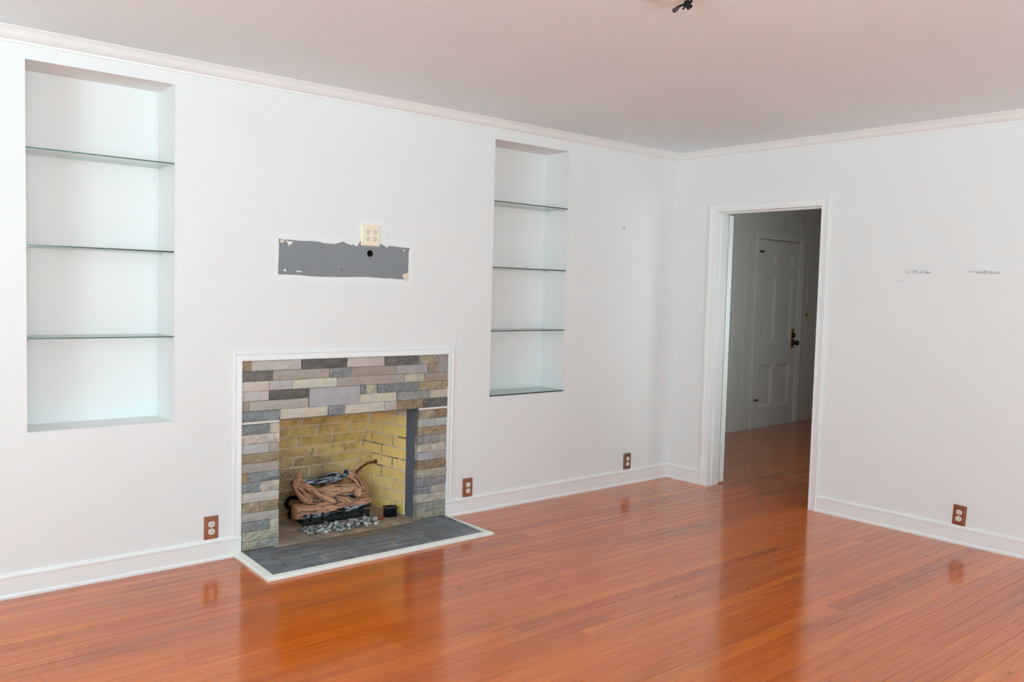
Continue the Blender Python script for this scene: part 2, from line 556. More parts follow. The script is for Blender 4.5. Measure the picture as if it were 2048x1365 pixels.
def mat_glass(name, tint, edge=False):
    m, nt, b = mat(name)
    out = nt.nodes['Material Output']
    tr = nd(nt, 'ShaderNodeBsdfTransparent'); tr.inputs[0].default_value = tint
    gl = nd(nt, 'ShaderNodeBsdfGlossy'); gl.inputs['Roughness'].default_value = 0.02
    ge = nd(nt, 'ShaderNodeNewGeometry')
    dt = nd(nt, 'ShaderNodeVectorMath', operation='DOT_PRODUCT')
    nt.links.new(ge.outputs['Incoming'], dt.inputs[0]); nt.links.new(ge.outputs['Normal'], dt.inputs[1])
    oc = math_n(nt, 'SUBTRACT', 1.0, math_n(nt, 'ABSOLUTE', dt.outputs['Value']), True)
    fres = math_n(nt, 'ADD', 0.04, math_n(nt, 'MULTIPLY', math_n(nt, 'POWER', oc, 5.0), 0.55))   # Schlick reflectance, same from both sides
    mx = nd(nt, 'ShaderNodeMixShader')
    nt.links.new(fres, mx.inputs[0]); nt.links.new(tr.outputs[0], mx.inputs[1]); nt.links.new(gl.outputs[0], mx.inputs[2])
    nt.links.new(mx.outputs[0], out.inputs[0])
    nt.nodes.remove(b)
    return m
m_glass = mat_glass('shelf_glass', (0.955, 0.985, 0.975, 1))
m_pane = mat_glass('window_glass', (0.97, 0.985, 0.98, 1))
m_gedge = plain('glass_cut_edge', lin(84, 116, 108), 0.12, spec=0.6, var=0.2, vscale=8)
m_gedge_l = plain('glass_pale_edge', lin(206, 220, 214), 0.2, spec=0.5)
m_gedge_d = plain('glass_dark_edge', lin(52, 62, 60), 0.15, spec=0.6, var=0.25, vscale=12)

def mat_scuff():
    m, nt, b = mat('grey_scuff')
    n = noise_n(nt, coords(nt, (1, 1.0, 2.2)), 34, 4, 0.6)
    nt.links.new(ramp(nt, n, [(0.40, WHITE), (0.66, lin(142, 140, 138))]), b.inputs['Base Color'])
    b.inputs['Roughness'].default_value = 0.6
    return m
m_scuff = mat_scuff()

# ------------------------------------------------------------------ SETTING: floor
HX1 = 5.2                                   # far end of the hall
Y_HALL0 = -2.3
floor = struct('floor', bx(XL - 0.2, HX1 + 0.2, YF - 0.2, 1.75, -0.06, -0.013), m_sub,
               'varnished orange pine strip floor of the room and hall', 'floor')
PITCH = 0.0683
def plank(x0, x1, y0, y1):
    bm = bmesh.new()
    c = 0.0009
    g = 0.0004
    prof = [(y0 + g, -0.013), (y0 + g, -c), (y0 + g + c, 0.0), (y1 - g - c, 0.0), (y1 - g, -c), (y1 - g, -0.013)]
    a = [bm.verts.new((x0 + g, p[0], p[1])) for p in prof]
    b = [bm.verts.new((x1 - g, p[0], p[1])) for p in prof]
    for i in range(5):
        bm.faces.new((a[i], a[i + 1], b[i + 1], b[i]))
    bm.faces.new(a[::-1]); bm.faces.new(b)
    if y1 < -3.35 or x1 < -5.05:                 # never in view: one joined part
        me = bpy.data.meshes.new('tmp')
        bm.to_mesh(me); bm.free()
        rest.from_mesh(me)
        bpy.data.meshes.remove(me)
    else:
        obj('floor_plank', bm, m_wood, floor)
rest = bmesh.new()
rp = random.Random(11)
y = 1.70
n_rows = 0
while y > YF:
    y1, y0 = y, max(YF, y - PITCH)
    near = y0 > -3.3
    xs = []
    x_start = XL if y1 <= 0.02 else TB - 0.02
    x_end = HX1 if y0 > Y_HALL0 else 0.02
    x = x_start
    first = True
    while x < x_end:
        ln = rp.uniform(1.5, 3.2) if near else rp.uniform(4.0, 6.5)
        if first: ln *= rp.uniform(0.3, 1.0)
        first = False
        xe = x + ln
        if x_end - xe < 0.5: xe = x_end
        plank(x, min(xe, x_end), y0, y1)
        n_rows += 1
        x = xe
    y -= PITCH
tag(obj('floor_plank', rest, m_wood, floor), kind='stuff')

# ------------------------------------------------------------------ SETTING: walls and ceiling
N1 = (-4.4268, -3.7851, 0.7306, 2.3628)
N2 = (-1.7954, -1.1427, 0.7340, 2.3678)
ND = 0.24
SX0, SX1, SZ1 = -3.4433, -2.1307, 1.0163       # stone panel
OX0, OX1, OZ1 = -3.2307, -2.3440, 0.6973       # fire opening
HOLE = (-2.6921, 1.6052)
wb = struct('wall_back', wall_sheet('y', 0.0, 0.02, XL - 0.1, TB, -0.05, ZC + 0.05,
            [N1, N2, (SX0, SX1, -0.1, SZ1), (HOLE[0] - 0.0195, HOLE[0] + 0.0195, HOLE[1] - 0.0195, HOLE[1] + 0.0195)]), m_wall,
            'long white wall with fireplace and two shelf niches', 'wall')
def niche(n):
    x0, x1, z0, z1 = n
    bm = bmesh.new()
    t = 0.02
    y0, y1 = 0.02, ND
    # five slabs around the recess
    box(bm, x0 - t, x1 + t, y1, y1 + t, z0 - t, z1 + t)
    box(bm, x0 - t, x0, y0, y1, z0 - t, z1 + t)
    box(bm, x1, x1 + t, y0, y1, z0 - t, z1 + t)
    box(bm, x0, x1, y0, y1, z0 - t, z0)
    box(bm, x0, x1, y0, y1, z1, z1 + t)
    return obj('niche', bm, m_wall, wb)
niche(N1); niche(N2)
DY0, DY1, DZ = -0.391, -1.2222, 2.028
struct('wall_right', wall_sheet('x', 0.0, TB, YF - 0.1, 0.0, -0.05, ZC + 0.05, [(DY1 - 0.0125, DY0 + 0.0125, -0.1, DZ + 0.0125)]), m_wall,
       'white right wall with the open doorway to the hall', 'wall')
wr = bpy.data.objects['wall_right']
def win_holes(w):
    return [(c - wd / 2, c + wd / 2, z0, z1) for wl, c, wd, z0, z1, pw in WINDOWS if wl == w]
struct('wall_left', wall_sheet('x', XL, -0.1, YF - 0.1, 0.1, -0.05, ZC + 0.05, win_holes('left')), m_wall,
       'white wall with a window on the left side, out of frame', 'wall')
struct('wall_front', wall_sheet('y', YF, -0.1, XL - 0.1, TB, -0.05, ZC + 0.05, win_holes('front')), m_wall,
       'white wall with two windows behind the camera', 'wall')
struct('ceiling', bx(XL - 0.15, HX1 + 0.15, YF - 0.15, 1.75, ZC, ZC + 0.06), m_ceil, 'plain pinkish white painted ceiling', 'ceiling')

# windows (out of frame, they let the daylight in)
for i, (wl, c, wd, z0, z1, pw) in enumerate(WINDOWS):
    fr = bmesh.new()
    def wb_(u0, u1, d0, d1, a, b, bm):
        if wl == 'front': box(bm, u0, u1, YF - d1, YF - d0, a, b)
        else: box(bm, XL - d1, XL - d0, u0, u1, a, b)
    a, b = c - wd / 2, c + wd / 2
    zm = (z0 + z1) / 2
    for args in ((a, a + 0.05, 0.02, 0.08, z0, z1), (b - 0.05, b, 0.02, 0.08, z0, z1), (a + 0.05, b - 0.05, 0.02, 0.08, z0, z0 + 0.05),
                 (a + 0.05, b - 0.05, 0.02, 0.08, z1 - 0.05, z1), (a + 0.05, b - 0.05, 0.03, 0.07, zm - 0.02, zm + 0.02)):
        wb_(*args, fr)
    w = struct('window_%d' % (i + 1), fr, m_sash, ['left window behind the camera', 'right window behind the camera', 'window in the left wall'][i] + ' with white sash', 'window')
    pn = bmesh.new()
    wb_(a + 0.05, b - 0.05, 0.048, 0.052, z0 + 0.05, z1 - 0.05, pn)
    obj('pane', pn, m_pane, w)
    cs = bmesh.new()
    for args in ((a - 0.07, a, -0.015, 0, z0 - 0.07, z1 + 0.07), (b, b + 0.07, -0.015, 0, z0 - 0.07, z1 + 0.07),
                 (a, b, -0.015, 0, z1, z1 + 0.07), (a, b, -0.03, 0, z0 - 0.04, z0)):
        wb_(*args, cs)
    obj('casing', cs, m_sash, w)

# ------------------------------------------------------------------ crown moulding, baseboards
CP = [(0.0, 0.0565), (0.008, 0.0565), (0.0085, 0.050), (0.009, 0.047), (0.013, 0.0455), (0.024, 0.040), (0.034, 0.031), (0.041, 0.0215),
      (0.043, 0.0175), (0.048, 0.0170), (0.050, 0.013), (0.056, 0.011), (0.060, 0.0065), (0.067, 0.005), (0.070, 0.0), (0.0, 0.0)]
def crown(wall):
    bm = bmesh.new()
    if wall == 'back':
        r = [[(XL, -d, ZC - z) for d, z in CP], [(-d, -d, ZC - z) for d, z in CP]]
    else:
        r = [[(-d, -d, ZC - z) for d, z in CP], [(-d, YF, ZC - z) for d, z in CP]]
    loft(bm, r)
    return bm
struct('trim_1', crown('back'), m_trim, 'white crown moulding along the top of the fireplace wall', 'crown moulding')
struct('trim_2', crown('right'), m_trim, 'white crown moulding along the top of the doorway wall', 'crown moulding')
BP = [(0, 0), (0.018, 0), (0.018, 0.010), (0.0155, 0.016), (0.0115, 0.019), (0.0115, 0.088), (0.0135, 0.092), (0.0135, 0.098), (0.010, 0.105), (0.004, 0.109), (0.0035, 0.1125), (0, 0.1125)]
def base(wall, a, b, mitre=False, left_off=0.0):
    bm = bmesh.new()
    if wall == 'back':
        r = [[(a, -d, z) for d, z in BP], [((b - d) if mitre else b, -d, z) for d, z in BP]]
    else:
        r = [[(-d, (a - d) if mitre else a, z) for d, z in BP], [(-d, b, z) for d, z in BP]]
    loft(bm, r)
    return bm
struct('baseboard_back', base('back', XL, SX0), m_trim, 'white baseboard left of the fireplace', 'baseboard')
struct('baseboard_back', base('back', SX1, 0.0, True), m_trim, 'white baseboard right of the fireplace', 'baseboard')
struct('baseboard_right', base('right', 0.0, DY0 + 0.061, True), m_trim, 'short white baseboard between corner and doorway', 'baseboard')
struct('baseboard_right', base('right', DY1 - 0.058, YF), m_trim, 'white baseboard right of the doorway', 'baseboard')

# ------------------------------------------------------------------ doorway: casing, jamb, open door leaf
def casing_sweep(pts, prof):
    """pts: path in (u,z) with outward mitre vectors; prof: (outward, depth) list -> rings in (u,z,depth)"""
    return [[(p[0] + o[0] * a, p[1] + o[1] * a, d) for a, d in prof] for p, o in pts]
PC = [(0.0, 0.0), (0.0, 0.010), (0.004, 0.013), (0.010, 0.013), (0.012, 0.010), (0.034, 0.013), (0.045, 0.016), (0.047, 0.020), (0.058, 0.021), (0.060, 0.018), (0.060, 0.0)]
def room_casing():
    path = [((DY0, 0.0), (1, 0)), ((DY0, DZ), (1, 1)), ((DY1, DZ), (-1, 1)), ((DY1, 0.0), (-1, 0))]
    return path
def casing_side(p, q, name, parent, xf):
    rings = casing_sweep([p, q], PC)
    bm = bmesh.new()
    loft(bm, [[xf(u, z, d) for u, z, d in r] for r in rings])
    return obj(name, bm, m_trim, parent)
t3 = struct_empty('trim_3', 'white moulded casing and jamb around the open doorway', 'door casing', (0, (DY0 + DY1) / 2, 0))
P = room_casing()
for a, b in ((0, 1), (1, 2), (2, 3)):
    casing_side(P[a], P[b], 'casing_board', t3, lambda u, z, d: (-d, u, z))
# jamb boards with a stop, seen in the thickness of the wall
jb = bmesh.new()
box(jb, 0.0, TB + 0.004, DY0, DY0 + 0.012, 0, DZ)
obj('jamb', jb, m_trim, t3)
jb = bmesh.new(); box(jb, 0.035, 0.085, DY0 - 0.011, DY0, 0, DZ - 0.011, bev=0.002)
obj('stop', jb, m_trim, t3)
jb = bmesh.new(); box(jb, 0.0, TB + 0.004, DY1 - 0.012, DY1, 0, DZ)
obj('jamb', jb, m_trim, t3)
jb = bmesh.new(); box(jb, 0.035, 0.085, DY1, DY1 + 0.011, 0, DZ - 0.011, bev=0.002)
obj('stop', jb, m_trim, t3)
jb = bmesh.new(); box(jb, 0.0, TB + 0.004, DY1, DY0, DZ, DZ + 0.012)
obj('head_jamb', jb, m_trim, t3)
jb = bmesh.new(); box(jb, 0.035, 0.085, DY1, DY0, DZ - 0.011, DZ, bev=0.002)
obj('stop', jb, m_trim, t3)

def door_leaf_parts(parent, w, h, th, xf, m, hinge_front=False):
    """six panel leaf; local u along the width, d depth (0 = front face), z up; xf maps (u,d,z) -> world"""
    rows = [(0.218, 0.685), (0.926, 1.648), (1.750, 1.905)]
    c0, c1, c2, c3 = 0.112, w / 2 - 0.045, w / 2 + 0.045, w - 0.112
    cols = [(c0, c1), (c2, c3)]
    holes = [(a, b, r0, r1) for a, b in cols for r0, r1 in rows]
    bm = bmesh.new()
    vd = {}
    def V(u, z, d):
        k = (round(u, 5), round(z, 5), round(d, 5))
        if k not in vd: vd[k] = bm.verts.new(xf(u, d, z))
        return vd[k]
    edge = {}
    for a, b, c, d in grid_holes([0, w], [0.012, h], holes):
        bm.faces.new((V(a, c, 0), V(b, c, 0), V(b, d, 0), V(a, d, 0)))
        bm.faces.new((V(a, c, th), V(a, d, th), V(b, d, th), V(b, c, th)))
        for p, q in (((a, c), (b, c)), ((b, c), (b, d)), ((b, d), (a, d)), ((a, d), (a, c))):
            k = tuple(sorted((tuple(round(t, 5) for t in p), tuple(round(t, 5) for t in q))))
            edge[k] = edge.get(k, 0) + 1
    for (p, q), n in edge.items():
        if n == 1:
            bm.faces.new((V(*p, 0), V(*q, 0), V(*q, th), V(*p, th)))
    obj('leaf', bm, m, parent)
    for a, b, r0, r1 in holes:
        bm = bmesh.new()
        s = 0.030
        dep = [0.0, 0.015, 0.0155]
        ins = [0.0, 0.034, 0.036]
        rings = [[xf(a + i, d, r0 + i), xf(b - i, d, r0 + i), xf(b - i, d, r1 - i), xf(a + i, d, r1 - i)] for i, d in zip(ins, dep)]
        R = loft(bm, rings, cap=False)
        bm.faces.new(R[-1])
        # back side, closed flat
        bm.faces.new([bm.verts.new(xf(u, max(th - 0.01, 0.02), z)) for u, z in ((a, r0), (a, r1), (b, r1), (b, r0))])
        obj('panel', bm, m, parent)

def hinge(parent, c, m=None, axis_h=0.10):
    h = bmesh.new()
    for k in range(5):
        z = c[2] - axis_h / 2 + axis_h * k / 5
        disc(h, (c[0], c[1], z + 0.001), (0, 0, 1), 0.0062, axis_h / 5 - 0.002, 10)
    disc(h, (c[0], c[1], c[2] + axis_h / 2), (0, 0, 1), 0.0045, 0.007, 10)
    disc(h, (c[0], c[1], c[2] - axis_h / 2 - 0.007), (0, 0, 1), 0.0045, 0.007, 10)
    return obj('hinge', h, m or m_steel, parent)

# door 1: the room's own door, swung wide open into the hall, only its hinge edge shows
d1 = struct_empty('door_1', 'white door swung open into the hall, seen edge-on at the left jamb', 'door', (0.152, DY0 + 0.002, 0))
ang = math.radians(83)
du = Vector((math.cos(ang), math.sin(ang), 0))
dn = Vector((math.sin(ang), -math.cos(ang), 0))
base1 = Vector((0.150, DY0 + 0.004, 0))
door_leaf_parts(d1, 0.81, 2.015, 0.044, lambda u, d, z: base1 + du * u + dn * d + Vector((0, 0, z)), m_trim)
for z in (1.862, 1.052, 0.244):
    hinge(d1, (0.1435, DY0 - 0.001, z), axis_h=0.10)

# ------------------------------------------------------------------ hall beyond the doorway
HA = math.radians(3.2)
HO = Vector((2.252, 1.042, 0))
hu = Vector((math.cos(HA), math.sin(HA), 0))
hn = Vector((math.sin(HA), -math.cos(HA), 0))          # out of the hall wall, towards the camera
def hp(s, d, z): return HO + hu * s + hn * d + Vector((0, 0, z))
D2A, D2B = 0.475, 1.345                                  # hall door opening along s
bm = bmesh.new()
loft(bm, [[hp(-2.3, -0.06, z), hp(3.1, -0.06, z), hp(3.1, -0.13, z), hp(-2.3, -0.13, z)] for z in (-0.02, ZC + 0.02)])
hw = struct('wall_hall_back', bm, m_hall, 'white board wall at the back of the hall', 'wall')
bw = 0.2205
s0 = 0.231 - bw * 11
k = 0
while s0 + bw * k < 3.0:
    a, b = s0 + bw * k, s0 + bw * (k + 1)
    k += 1
    segs = [(0.0, ZC)]
    if b > D2A - 0.03 and a < D2B + 0.03:
        segs = [(2.06, ZC)]
    parts = []
    for z0, z1 in segs: parts.append((a, b, z0, z1))
    if a < D2A - 0.03 < b: parts.append((a, D2A - 0.03, 0.0, 2.06))
    if a < D2B + 0.03 < b: parts.append((D2B + 0.03, b, 0.0, 2.06))
    bm = bmesh.new()
    for p0, p1, z0, z1 in parts:
        c = 0.004
        l = c if abs(p0 - a) < 1e-6 else 0
        r = c if abs(p1 - b) < 1e-6 else 0
        g = 0.0008
        prof = [(p0 + (g if l else 0), -0.019), (p0 + (g if l else 0), -l), (p0 + (g if l else 0) + l, 0.0), (p1 - r - (g if r else 0), 0.0), (p1 - (g if r else 0), -r), (p1 - (g if r else 0), -0.019)]
        loft(bm, [[hp(s, d, z0) for s, d in prof], [hp(s, d, z1) for s, d in prof]])
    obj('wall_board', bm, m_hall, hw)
struct('wall_hall_left', bx(TB - 0.10, TB, 0.0, 1.5, -0.02, ZC + 0.02), m_hall, 'hall wall behind the opened door', 'wall')
struct('wall_hall_right', bx(HX1, HX1 + 0.1, Y_HALL0 - 0.1, 1.6, -0.02, ZC + 0.02), m_hall, 'end wall of the hall, hidden by the doorway edge', 'wall')
struct('wall_hall_front', wall_sheet('y', Y_HALL0, -0.1, TB, HX1 + 0.1, -0.02, ZC + 0.02, [ADDED_HALL_WIN[:4]]), m_hall, 'near wall of the hall, hidden by the doorway edge', 'wall')

a, b, z0, z1 = ADDED_HALL_WIN[:4]
fr = bmesh.new()  # made-up window frame around the added hall lamp, out of view
for q in ((a, a + 0.05, z0, z1), (b - 0.05, b, z0, z1), (a + 0.05, b - 0.05, z0, z0 + 0.05), (a + 0.05, b - 0.05, z1 - 0.05, z1)):
    box(fr, q[0], q[1], Y_HALL0 - 0.08, Y_HALL0 - 0.02, q[2], q[3])
w = struct('window_4', fr, m_sash, 'made-up unseen hall window with white sash, added to light the hall', 'window')
obj('pane', bx(a + 0.05, b - 0.05, Y_HALL0 - 0.052, Y_HALL0 - 0.048, z0 + 0.05, z1 - 0.05), m_pane, w)

# hall door with casing
t4 = struct_empty('trim_4', 'white casing around the closed hall door', 'door casing', hp((D2A + D2B) / 2, 0, 0), HA)
PC2 = [(0.0, -0.018), (0.0, 0.010), (0.006, 0.014), (0.040, 0.016), (0.056, 0.022), (0.062, 0.022), (0.064, 0.0), (0.064, -0.001)]
path = [((D2B, 0.0), (1, 0)), ((D2B, 2.042), (1, 1)), ((D2A, 2.042), (-1, 1)), ((D2A, 0.0), (-1, 0))]
for a, b in ((0, 1), (1, 2), (2, 3)):
    bm = bmesh.new()
    loft(bm, [[hp(u, d, z) for u, z, d in r] for r in casing_sweep([path[a], path[b]], PC2)])
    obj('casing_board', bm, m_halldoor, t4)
bm = bmesh.new()
loft(bm, [[hp(D2A, -0.012, z), hp(D2A, 0.016, z), hp(D2B, 0.016, z), hp(D2B, -0.012, z)] for z in (0.0, 0.010)])
obj('threshold', bm, m_halldoor, t4)
d2 = struct_empty('door_2', 'closed white six-panel hall door with black knob on a brass plate', 'door', hp(D2A, -0.012, 0), HA)
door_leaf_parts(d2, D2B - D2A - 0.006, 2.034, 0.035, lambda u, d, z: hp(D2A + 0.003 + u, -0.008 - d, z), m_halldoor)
for z in (1.845, 1.03, 0.245):
    hh = hinge(d2, hp(D2A + 0.010, 0.000, z), axis_h=0.11)
for z in (1.906, 0.300):          # dark exposed hinge straps on the face of the leaf
    bm = bmesh.new()
    loft(bm, [[hp(D2A + 0.015, dd, z - 0.013), hp(D2A + 0.115, dd, z - 0.010), hp(D2A + 0.120, dd, z), hp(D2A + 0.115, dd, z + 0.010), hp(D2A + 0.015, dd, z + 0.013)] for dd in (-0.008, -0.003)])
    tag(obj('hinge_strap', bm, m_dhinge, d2), 'dark metal hinge strap')
KX = D2B - 0.066
bm = bmesh.new()
loft(bm, [[hp(KX - 0.030, dd, 0.845), hp(KX + 0.030, dd, 0.845), hp(KX + 0.030, dd, 1.070), hp(KX - 0.030, dd, 1.070)] for dd in (-0.008, -0.004)])
plate = tag(obj('lock_plate', bm, m_brass, d2), 'worn brass lock plate')
def turned(prof, c, seg=18):
    """(distance out of the wall, radius) profile around hn"""
    bm = bmesh.new()
    v = Vector((0, 0, 1))
    rings = [[c + hn * d + (hu * math.cos(2 * math.pi * i / seg) + v * math.sin(2 * math.pi * i / seg)) * r for i in range(seg)] for d, r in prof]
    loft(bm, rings)
    return bm
obj('knob', turned([(-0.004, 0.030), (0.004, 0.032), (0.010, 0.014), (0.030, 0.013), (0.036, 0.024), (0.048, 0.031), (0.060, 0.030), (0.068, 0.018), (0.070, 0.004)], hp(KX, 0, 0.910)), m_knob, d2, smooth=True)
obj('deadbolt', turned([(-0.004, 0.029), (0.006, 0.029), (0.014, 0.025), (0.018, 0.012), (0.020, 0.003)], hp(KX, 0, 0.995)), m_knob, d2, smooth=True)

# light switch right of the hall door
sw = thing('light_switch', 'small beige light switch plate right of the hall door', 'light switch', hp(1.552, 0, 1.225), HA)
bm = bmesh.new()
loft(bm, [[hp(1.552 + a * i, d, 1.225 + b * j) for a, b in ((-1, -1), (1, -1), (1, 1), (-1, 1))] for i, j, d in ((0.043, 0.060, 0.0), (0.043, 0.060, 0.002), (0.037, 0.054, 0.0065))])
obj('cover_plate', bm, m_switch, sw)
for sx in (-0.016, 0.016):
    bm = bmesh.new()
    loft(bm, [[hp(1.552 + sx - 0.006, 0.006, 1.212), hp(1.552 + sx + 0.006, 0.006, 1.212), hp(1.552 + sx + 0.006, 0.006, 1.238), hp(1.552 + sx - 0.006, 0.006, 1.238)],
              [hp(1.552 + sx - 0.004, 0.012, 1.222), hp(1.552 + sx + 0.004, 0.012, 1.222), hp(1.552 + sx + 0.004, 0.016, 1.234), hp(1.552 + sx - 0.004, 0.016, 1.234)]])
    tag(obj('toggle', bm, m_dhinge, sw), 'dark toggle')

# ------------------------------------------------------------------ FIREPLACE
fp = thing('fireplace', 'fireplace with grey and tan stacked stone face and yellow firebox', 'fireplace', ((SX0 + SX1) / 2, 0, 0))
# painted moulding around the stone
PM = [(0.0, 0.0), (0.0, -0.012), (0.003, -0.016), (0.010, -0.016), (0.012, -0.013), (0.030, -0.010), (0.034, -0.013), (0.0395, -0.013), (0.0425, -0.009), (0.0425, 0.0)]
mp = [((SX1, 0.113), (1, 0)), ((SX1, SZ1), (1, 1)), ((SX0, SZ1), (-1, 1)), ((SX0, 0.113), (-1, 0))]
for a, b in ((0, 1), (1, 2), (2, 3)):
    bm = bmesh.new()
    loft(bm, [[(u, d, z) for u, z, d in r] for r in casing_sweep([mp[a], mp[b]], PM)])
    tag(obj('moulding', bm, m_trim, fp), 'white painted moulding')
# mortar bed behind the stones (with the fire opening)
obj('mortar_bed', wall_sheet('y', 0.003, 0.03, SX0 - 0.02, SX1 + 0.02, 0.0, SZ1 + 0.02, [(OX0 - 0.002, OX1 + 0.002, -0.1, OZ1 - 0.004)]), m_mortar, fp)

STC = dict(taupe=(158, 147, 137), ltaupe=(178, 168, 159), dark=(108, 103, 98), brown=(152, 136, 124), lgrey=(170, 165, 160), blue=(132, 134, 135),
           lilac=(158, 156, 157), tan=(160, 143, 118), ochre=(148, 126, 96), cream=(186, 176, 158), beige=(182, 171, 156), khaki=(160, 151, 130),
           mauve=(142, 137, 136), grey=(138, 136, 134), kgrey=(150, 145, 132))
ROUGH = {'dark', 'blue', 'ochre', 'tan', 'khaki', 'grey', 'cream', 'kgrey'}
def stone(x0, x1, z0, z1, kind, rnd, rough=None):
    g = 0.0009
    x0 += g; x1 -= g; z0 += g; z1 -= g
    rg = kind in ROUGH if rough is None else rough
    w, h = x1 - x0, z1 - z0
    nx = max(2, min(7, int(w / 0.03) + 1))
    nz = 3 if rg else 2
    face = -rnd.uniform(0.004, 0.010) - (0.003 if rg else 0)
    amp = 0.009 if rg else 0.0014
    bm = bmesh.new()
    sd = Vector((rnd.uniform(0, 50), rnd.uniform(0, 50), 0))
    G = []
    for j in range(nz + 1):
        row = []
        for i in range(nx + 1):
            u, v = i / nx, j / nz
            ex = 0.0 if 0 < i < nx else rnd.uniform(-0.0006, 0.0016) * (1 if i == 0 else -1)
            ez = 0.0 if 0 < j < nz else rnd.uniform(-0.0006, 0.0012) * (1 if j == 0 else -1)
            x, z = x0 + w * u + ex, z0 + h * v + ez
            dd = noise.noise(Vector((x * 34, z * 42, 0)) + sd) * amp
            rim = 0.0028 if (i in (0, nx) or j in (0, nz)) else 0.0
            row.append(bm.verts.new((x, min(-0.0012, face + dd + rim), z)))
        G.append(row)
    for j in range(nz):
        for i in range(nx):
            bm.faces.new((G[j][i], G[j][i + 1], G[j + 1][i + 1], G[j + 1][i]))
    ring = G[0] + [G[j][nx] for j in range(1, nz + 1)] + G[nz][-2::-1] + [G[j][0] for j in range(nz - 1, 0, -1)]
    bk = [bm.verts.new((v.co.x, 0.028, v.co.z)) for v in ring]
    n = len(ring)
    for i in range(n):
        bm.faces.new((ring[i], bk[i], bk[(i + 1) % n], ring[(i + 1) % n]))
    o = obj('stone', bm, m_stone_r if rg else m_stone, fp)
    c = STC[kind]
    t = rnd.uniform(-7, 7)
    col = lin(*[max(0, min(255, q + t + rnd.uniform(-3, 3))) for q in c])
    gv = sum(col[:3]) / 3
    o.color = tuple(min(1, (q * 0.80 + gv * 0.20) * 1.18) for q in col[:3]) + (1,)
    return o
rs = random.Random(3)
U0, U1 = 52.0, 1965.0
def ux(u): return SX0 + (u - U0) / (U1 - U0) * (SX1 - SX0)
ZT = [1.0155, 0.9625, 0.909, 0.857, 0.8045, 0.7525, 0.6985]
TOP = [
    [(52, 128, 'ochre'), (128, 541, 'ltaupe'), (541, 943, 'dark'), (943, 1302, 'ltaupe'), (1302, 1648, 'dark'), (1648, 1850, 'tan')],
    [(52, 303, 'dark'), (303, 787, 'taupe'), (787, 990, 'blue'), (990, 1420, 'brown'), (1420, 1750, 'lilac'), (1750, 1850, 'tan')],
    [(52, 270, 'beige'), (270, 465, 'lgrey'), (465, 855, 'beige'), (855, 1505, 'brown'), (1505, 1712, 'cream'), (1712, 1965, 'brown')],
    [(52, 272, 'lgrey'), (272, 608, 'dark'), (1070, 1127, 'blue'), (1127, 1235, 'cream'), (1235, 1648, 'blue'), (1648, 1965, 'tan')],
    [(52, 112, 'brown'), (112, 605, 'taupe'), (1070, 1430, 'beige'), (1430, 1768, 'grey'), (1768, 1965, 'beige')],
    [(52, 365, 'blue'), (365, 778, 'beige'), (778, 930, 'blue'), (930, 1310, 'beige'), (1310, 1432, 'lgrey'), (1432, 1705, 'ochre'), (1705, 1965, 'dark')],
]
for r, row in enumerate(TOP):
    for a, b, kd in row:
        stone(ux(a), ux(b), ZT[r + 1], ZT[r], kd, rs)
stone(ux(1850), ux(1965), ZT[2], ZT[0], 'mauve', rs, False)
stone(ux(608), ux(1070), ZT[5], ZT[3], 'lilac', rs, False)
ZP = [0.682, 0.629, 0.5795, 0.528, 0.4785, 0.427, 0.377, 0.3235, 0.270, 0.214, 0.1675, 0.1135, 0.058, 0.018]
ZP = [0.682, 0.6305, 0.580, 0.528, 0.479, 0.4275, 0.377, 0.324, 0.270, 0.217, 0.170, 0.118, 0.066, 0.019]
LEFT = [[(62, 217, 'blue'), (217, 270, 'beige')], [(62, 270, 'beige', True)], [(62, 215, 'lilac'), (215, 270, 'taupe')], [(62, 270, 'ochre')],
        [(62, 270, 'taupe')], [(62, 100, 'ochre'), (100, 272, 'blue')], [(62, 165, 'blue'), (165, 270, 'beige', True)], [(62, 270, 'ltaupe')],
        [(62, 160, 'tan'), (160, 268, 'ochre')], [(62, 270, 'taupe')], [(62, 220, 'blue'), (220, 270, 'cream')], [(62, 272, 'khaki')], [(62, 163, 'khaki'), (163, 272, 'kgrey')]]
RIGHT = [[(1045, 1130, 'tan'), (1130, 1200, 'ochre')], [(1042, 1140, 'lilac'), (1140, 1200, 'lilac')], [(1042, 1200, 'ochre')], [(1040, 1157, 'grey'), (1157, 1200, 'taupe')],
         [(1040, 1115, 'beige', True), (1115, 1200, 'beige', True)], [(1040, 1127, 'lilac'), (1127, 1200, 'taupe')], [(1040, 1200, 'ochre')], [(1038, 1200, 'khaki')],
         [(1038, 1200, 'grey')], [(1038, 1115, 'blue'), (1115, 1200, 'taupe')], [(1038, 1200, 'beige', True)], [(1038, 1132, 'kgrey'), (1132, 1200, 'kgrey')], [(1038, 1200, 'khaki')]]
def lx(u): return SX0 + (u - 62) / (271 - 62) * (OX0 - SX0)
def rx(u): return OX1 + (u - 1040) / (1200 - 1040) * (SX1 - OX1)
for r in range(13):
    for e in LEFT[r]:
        stone(lx(e[0]), min(lx(e[1]), OX0 + 0.004), ZP[r + 1], ZP[r], e[2], rs, e[3] if len(e) > 3 else None)
    for e in RIGHT[r]:
        stone(max(rx(e[0]), OX1 - 0.004), rx(e[1]), ZP[r + 1], ZP[r], e[2], rs, e[3] if len(e) > 3 else None)
for a, b in ((SX0 + 0.002, OX0 - 0.001), (OX1 + 0.006, SX1 - 0.002)):
    bm = bx(a, b, -0.006, 0.02, 0.684, 0.697, bev=0.003)
    tag(obj('mortar_strip', bm, m_wmortar, fp), 'white mortar strip under the lintel')

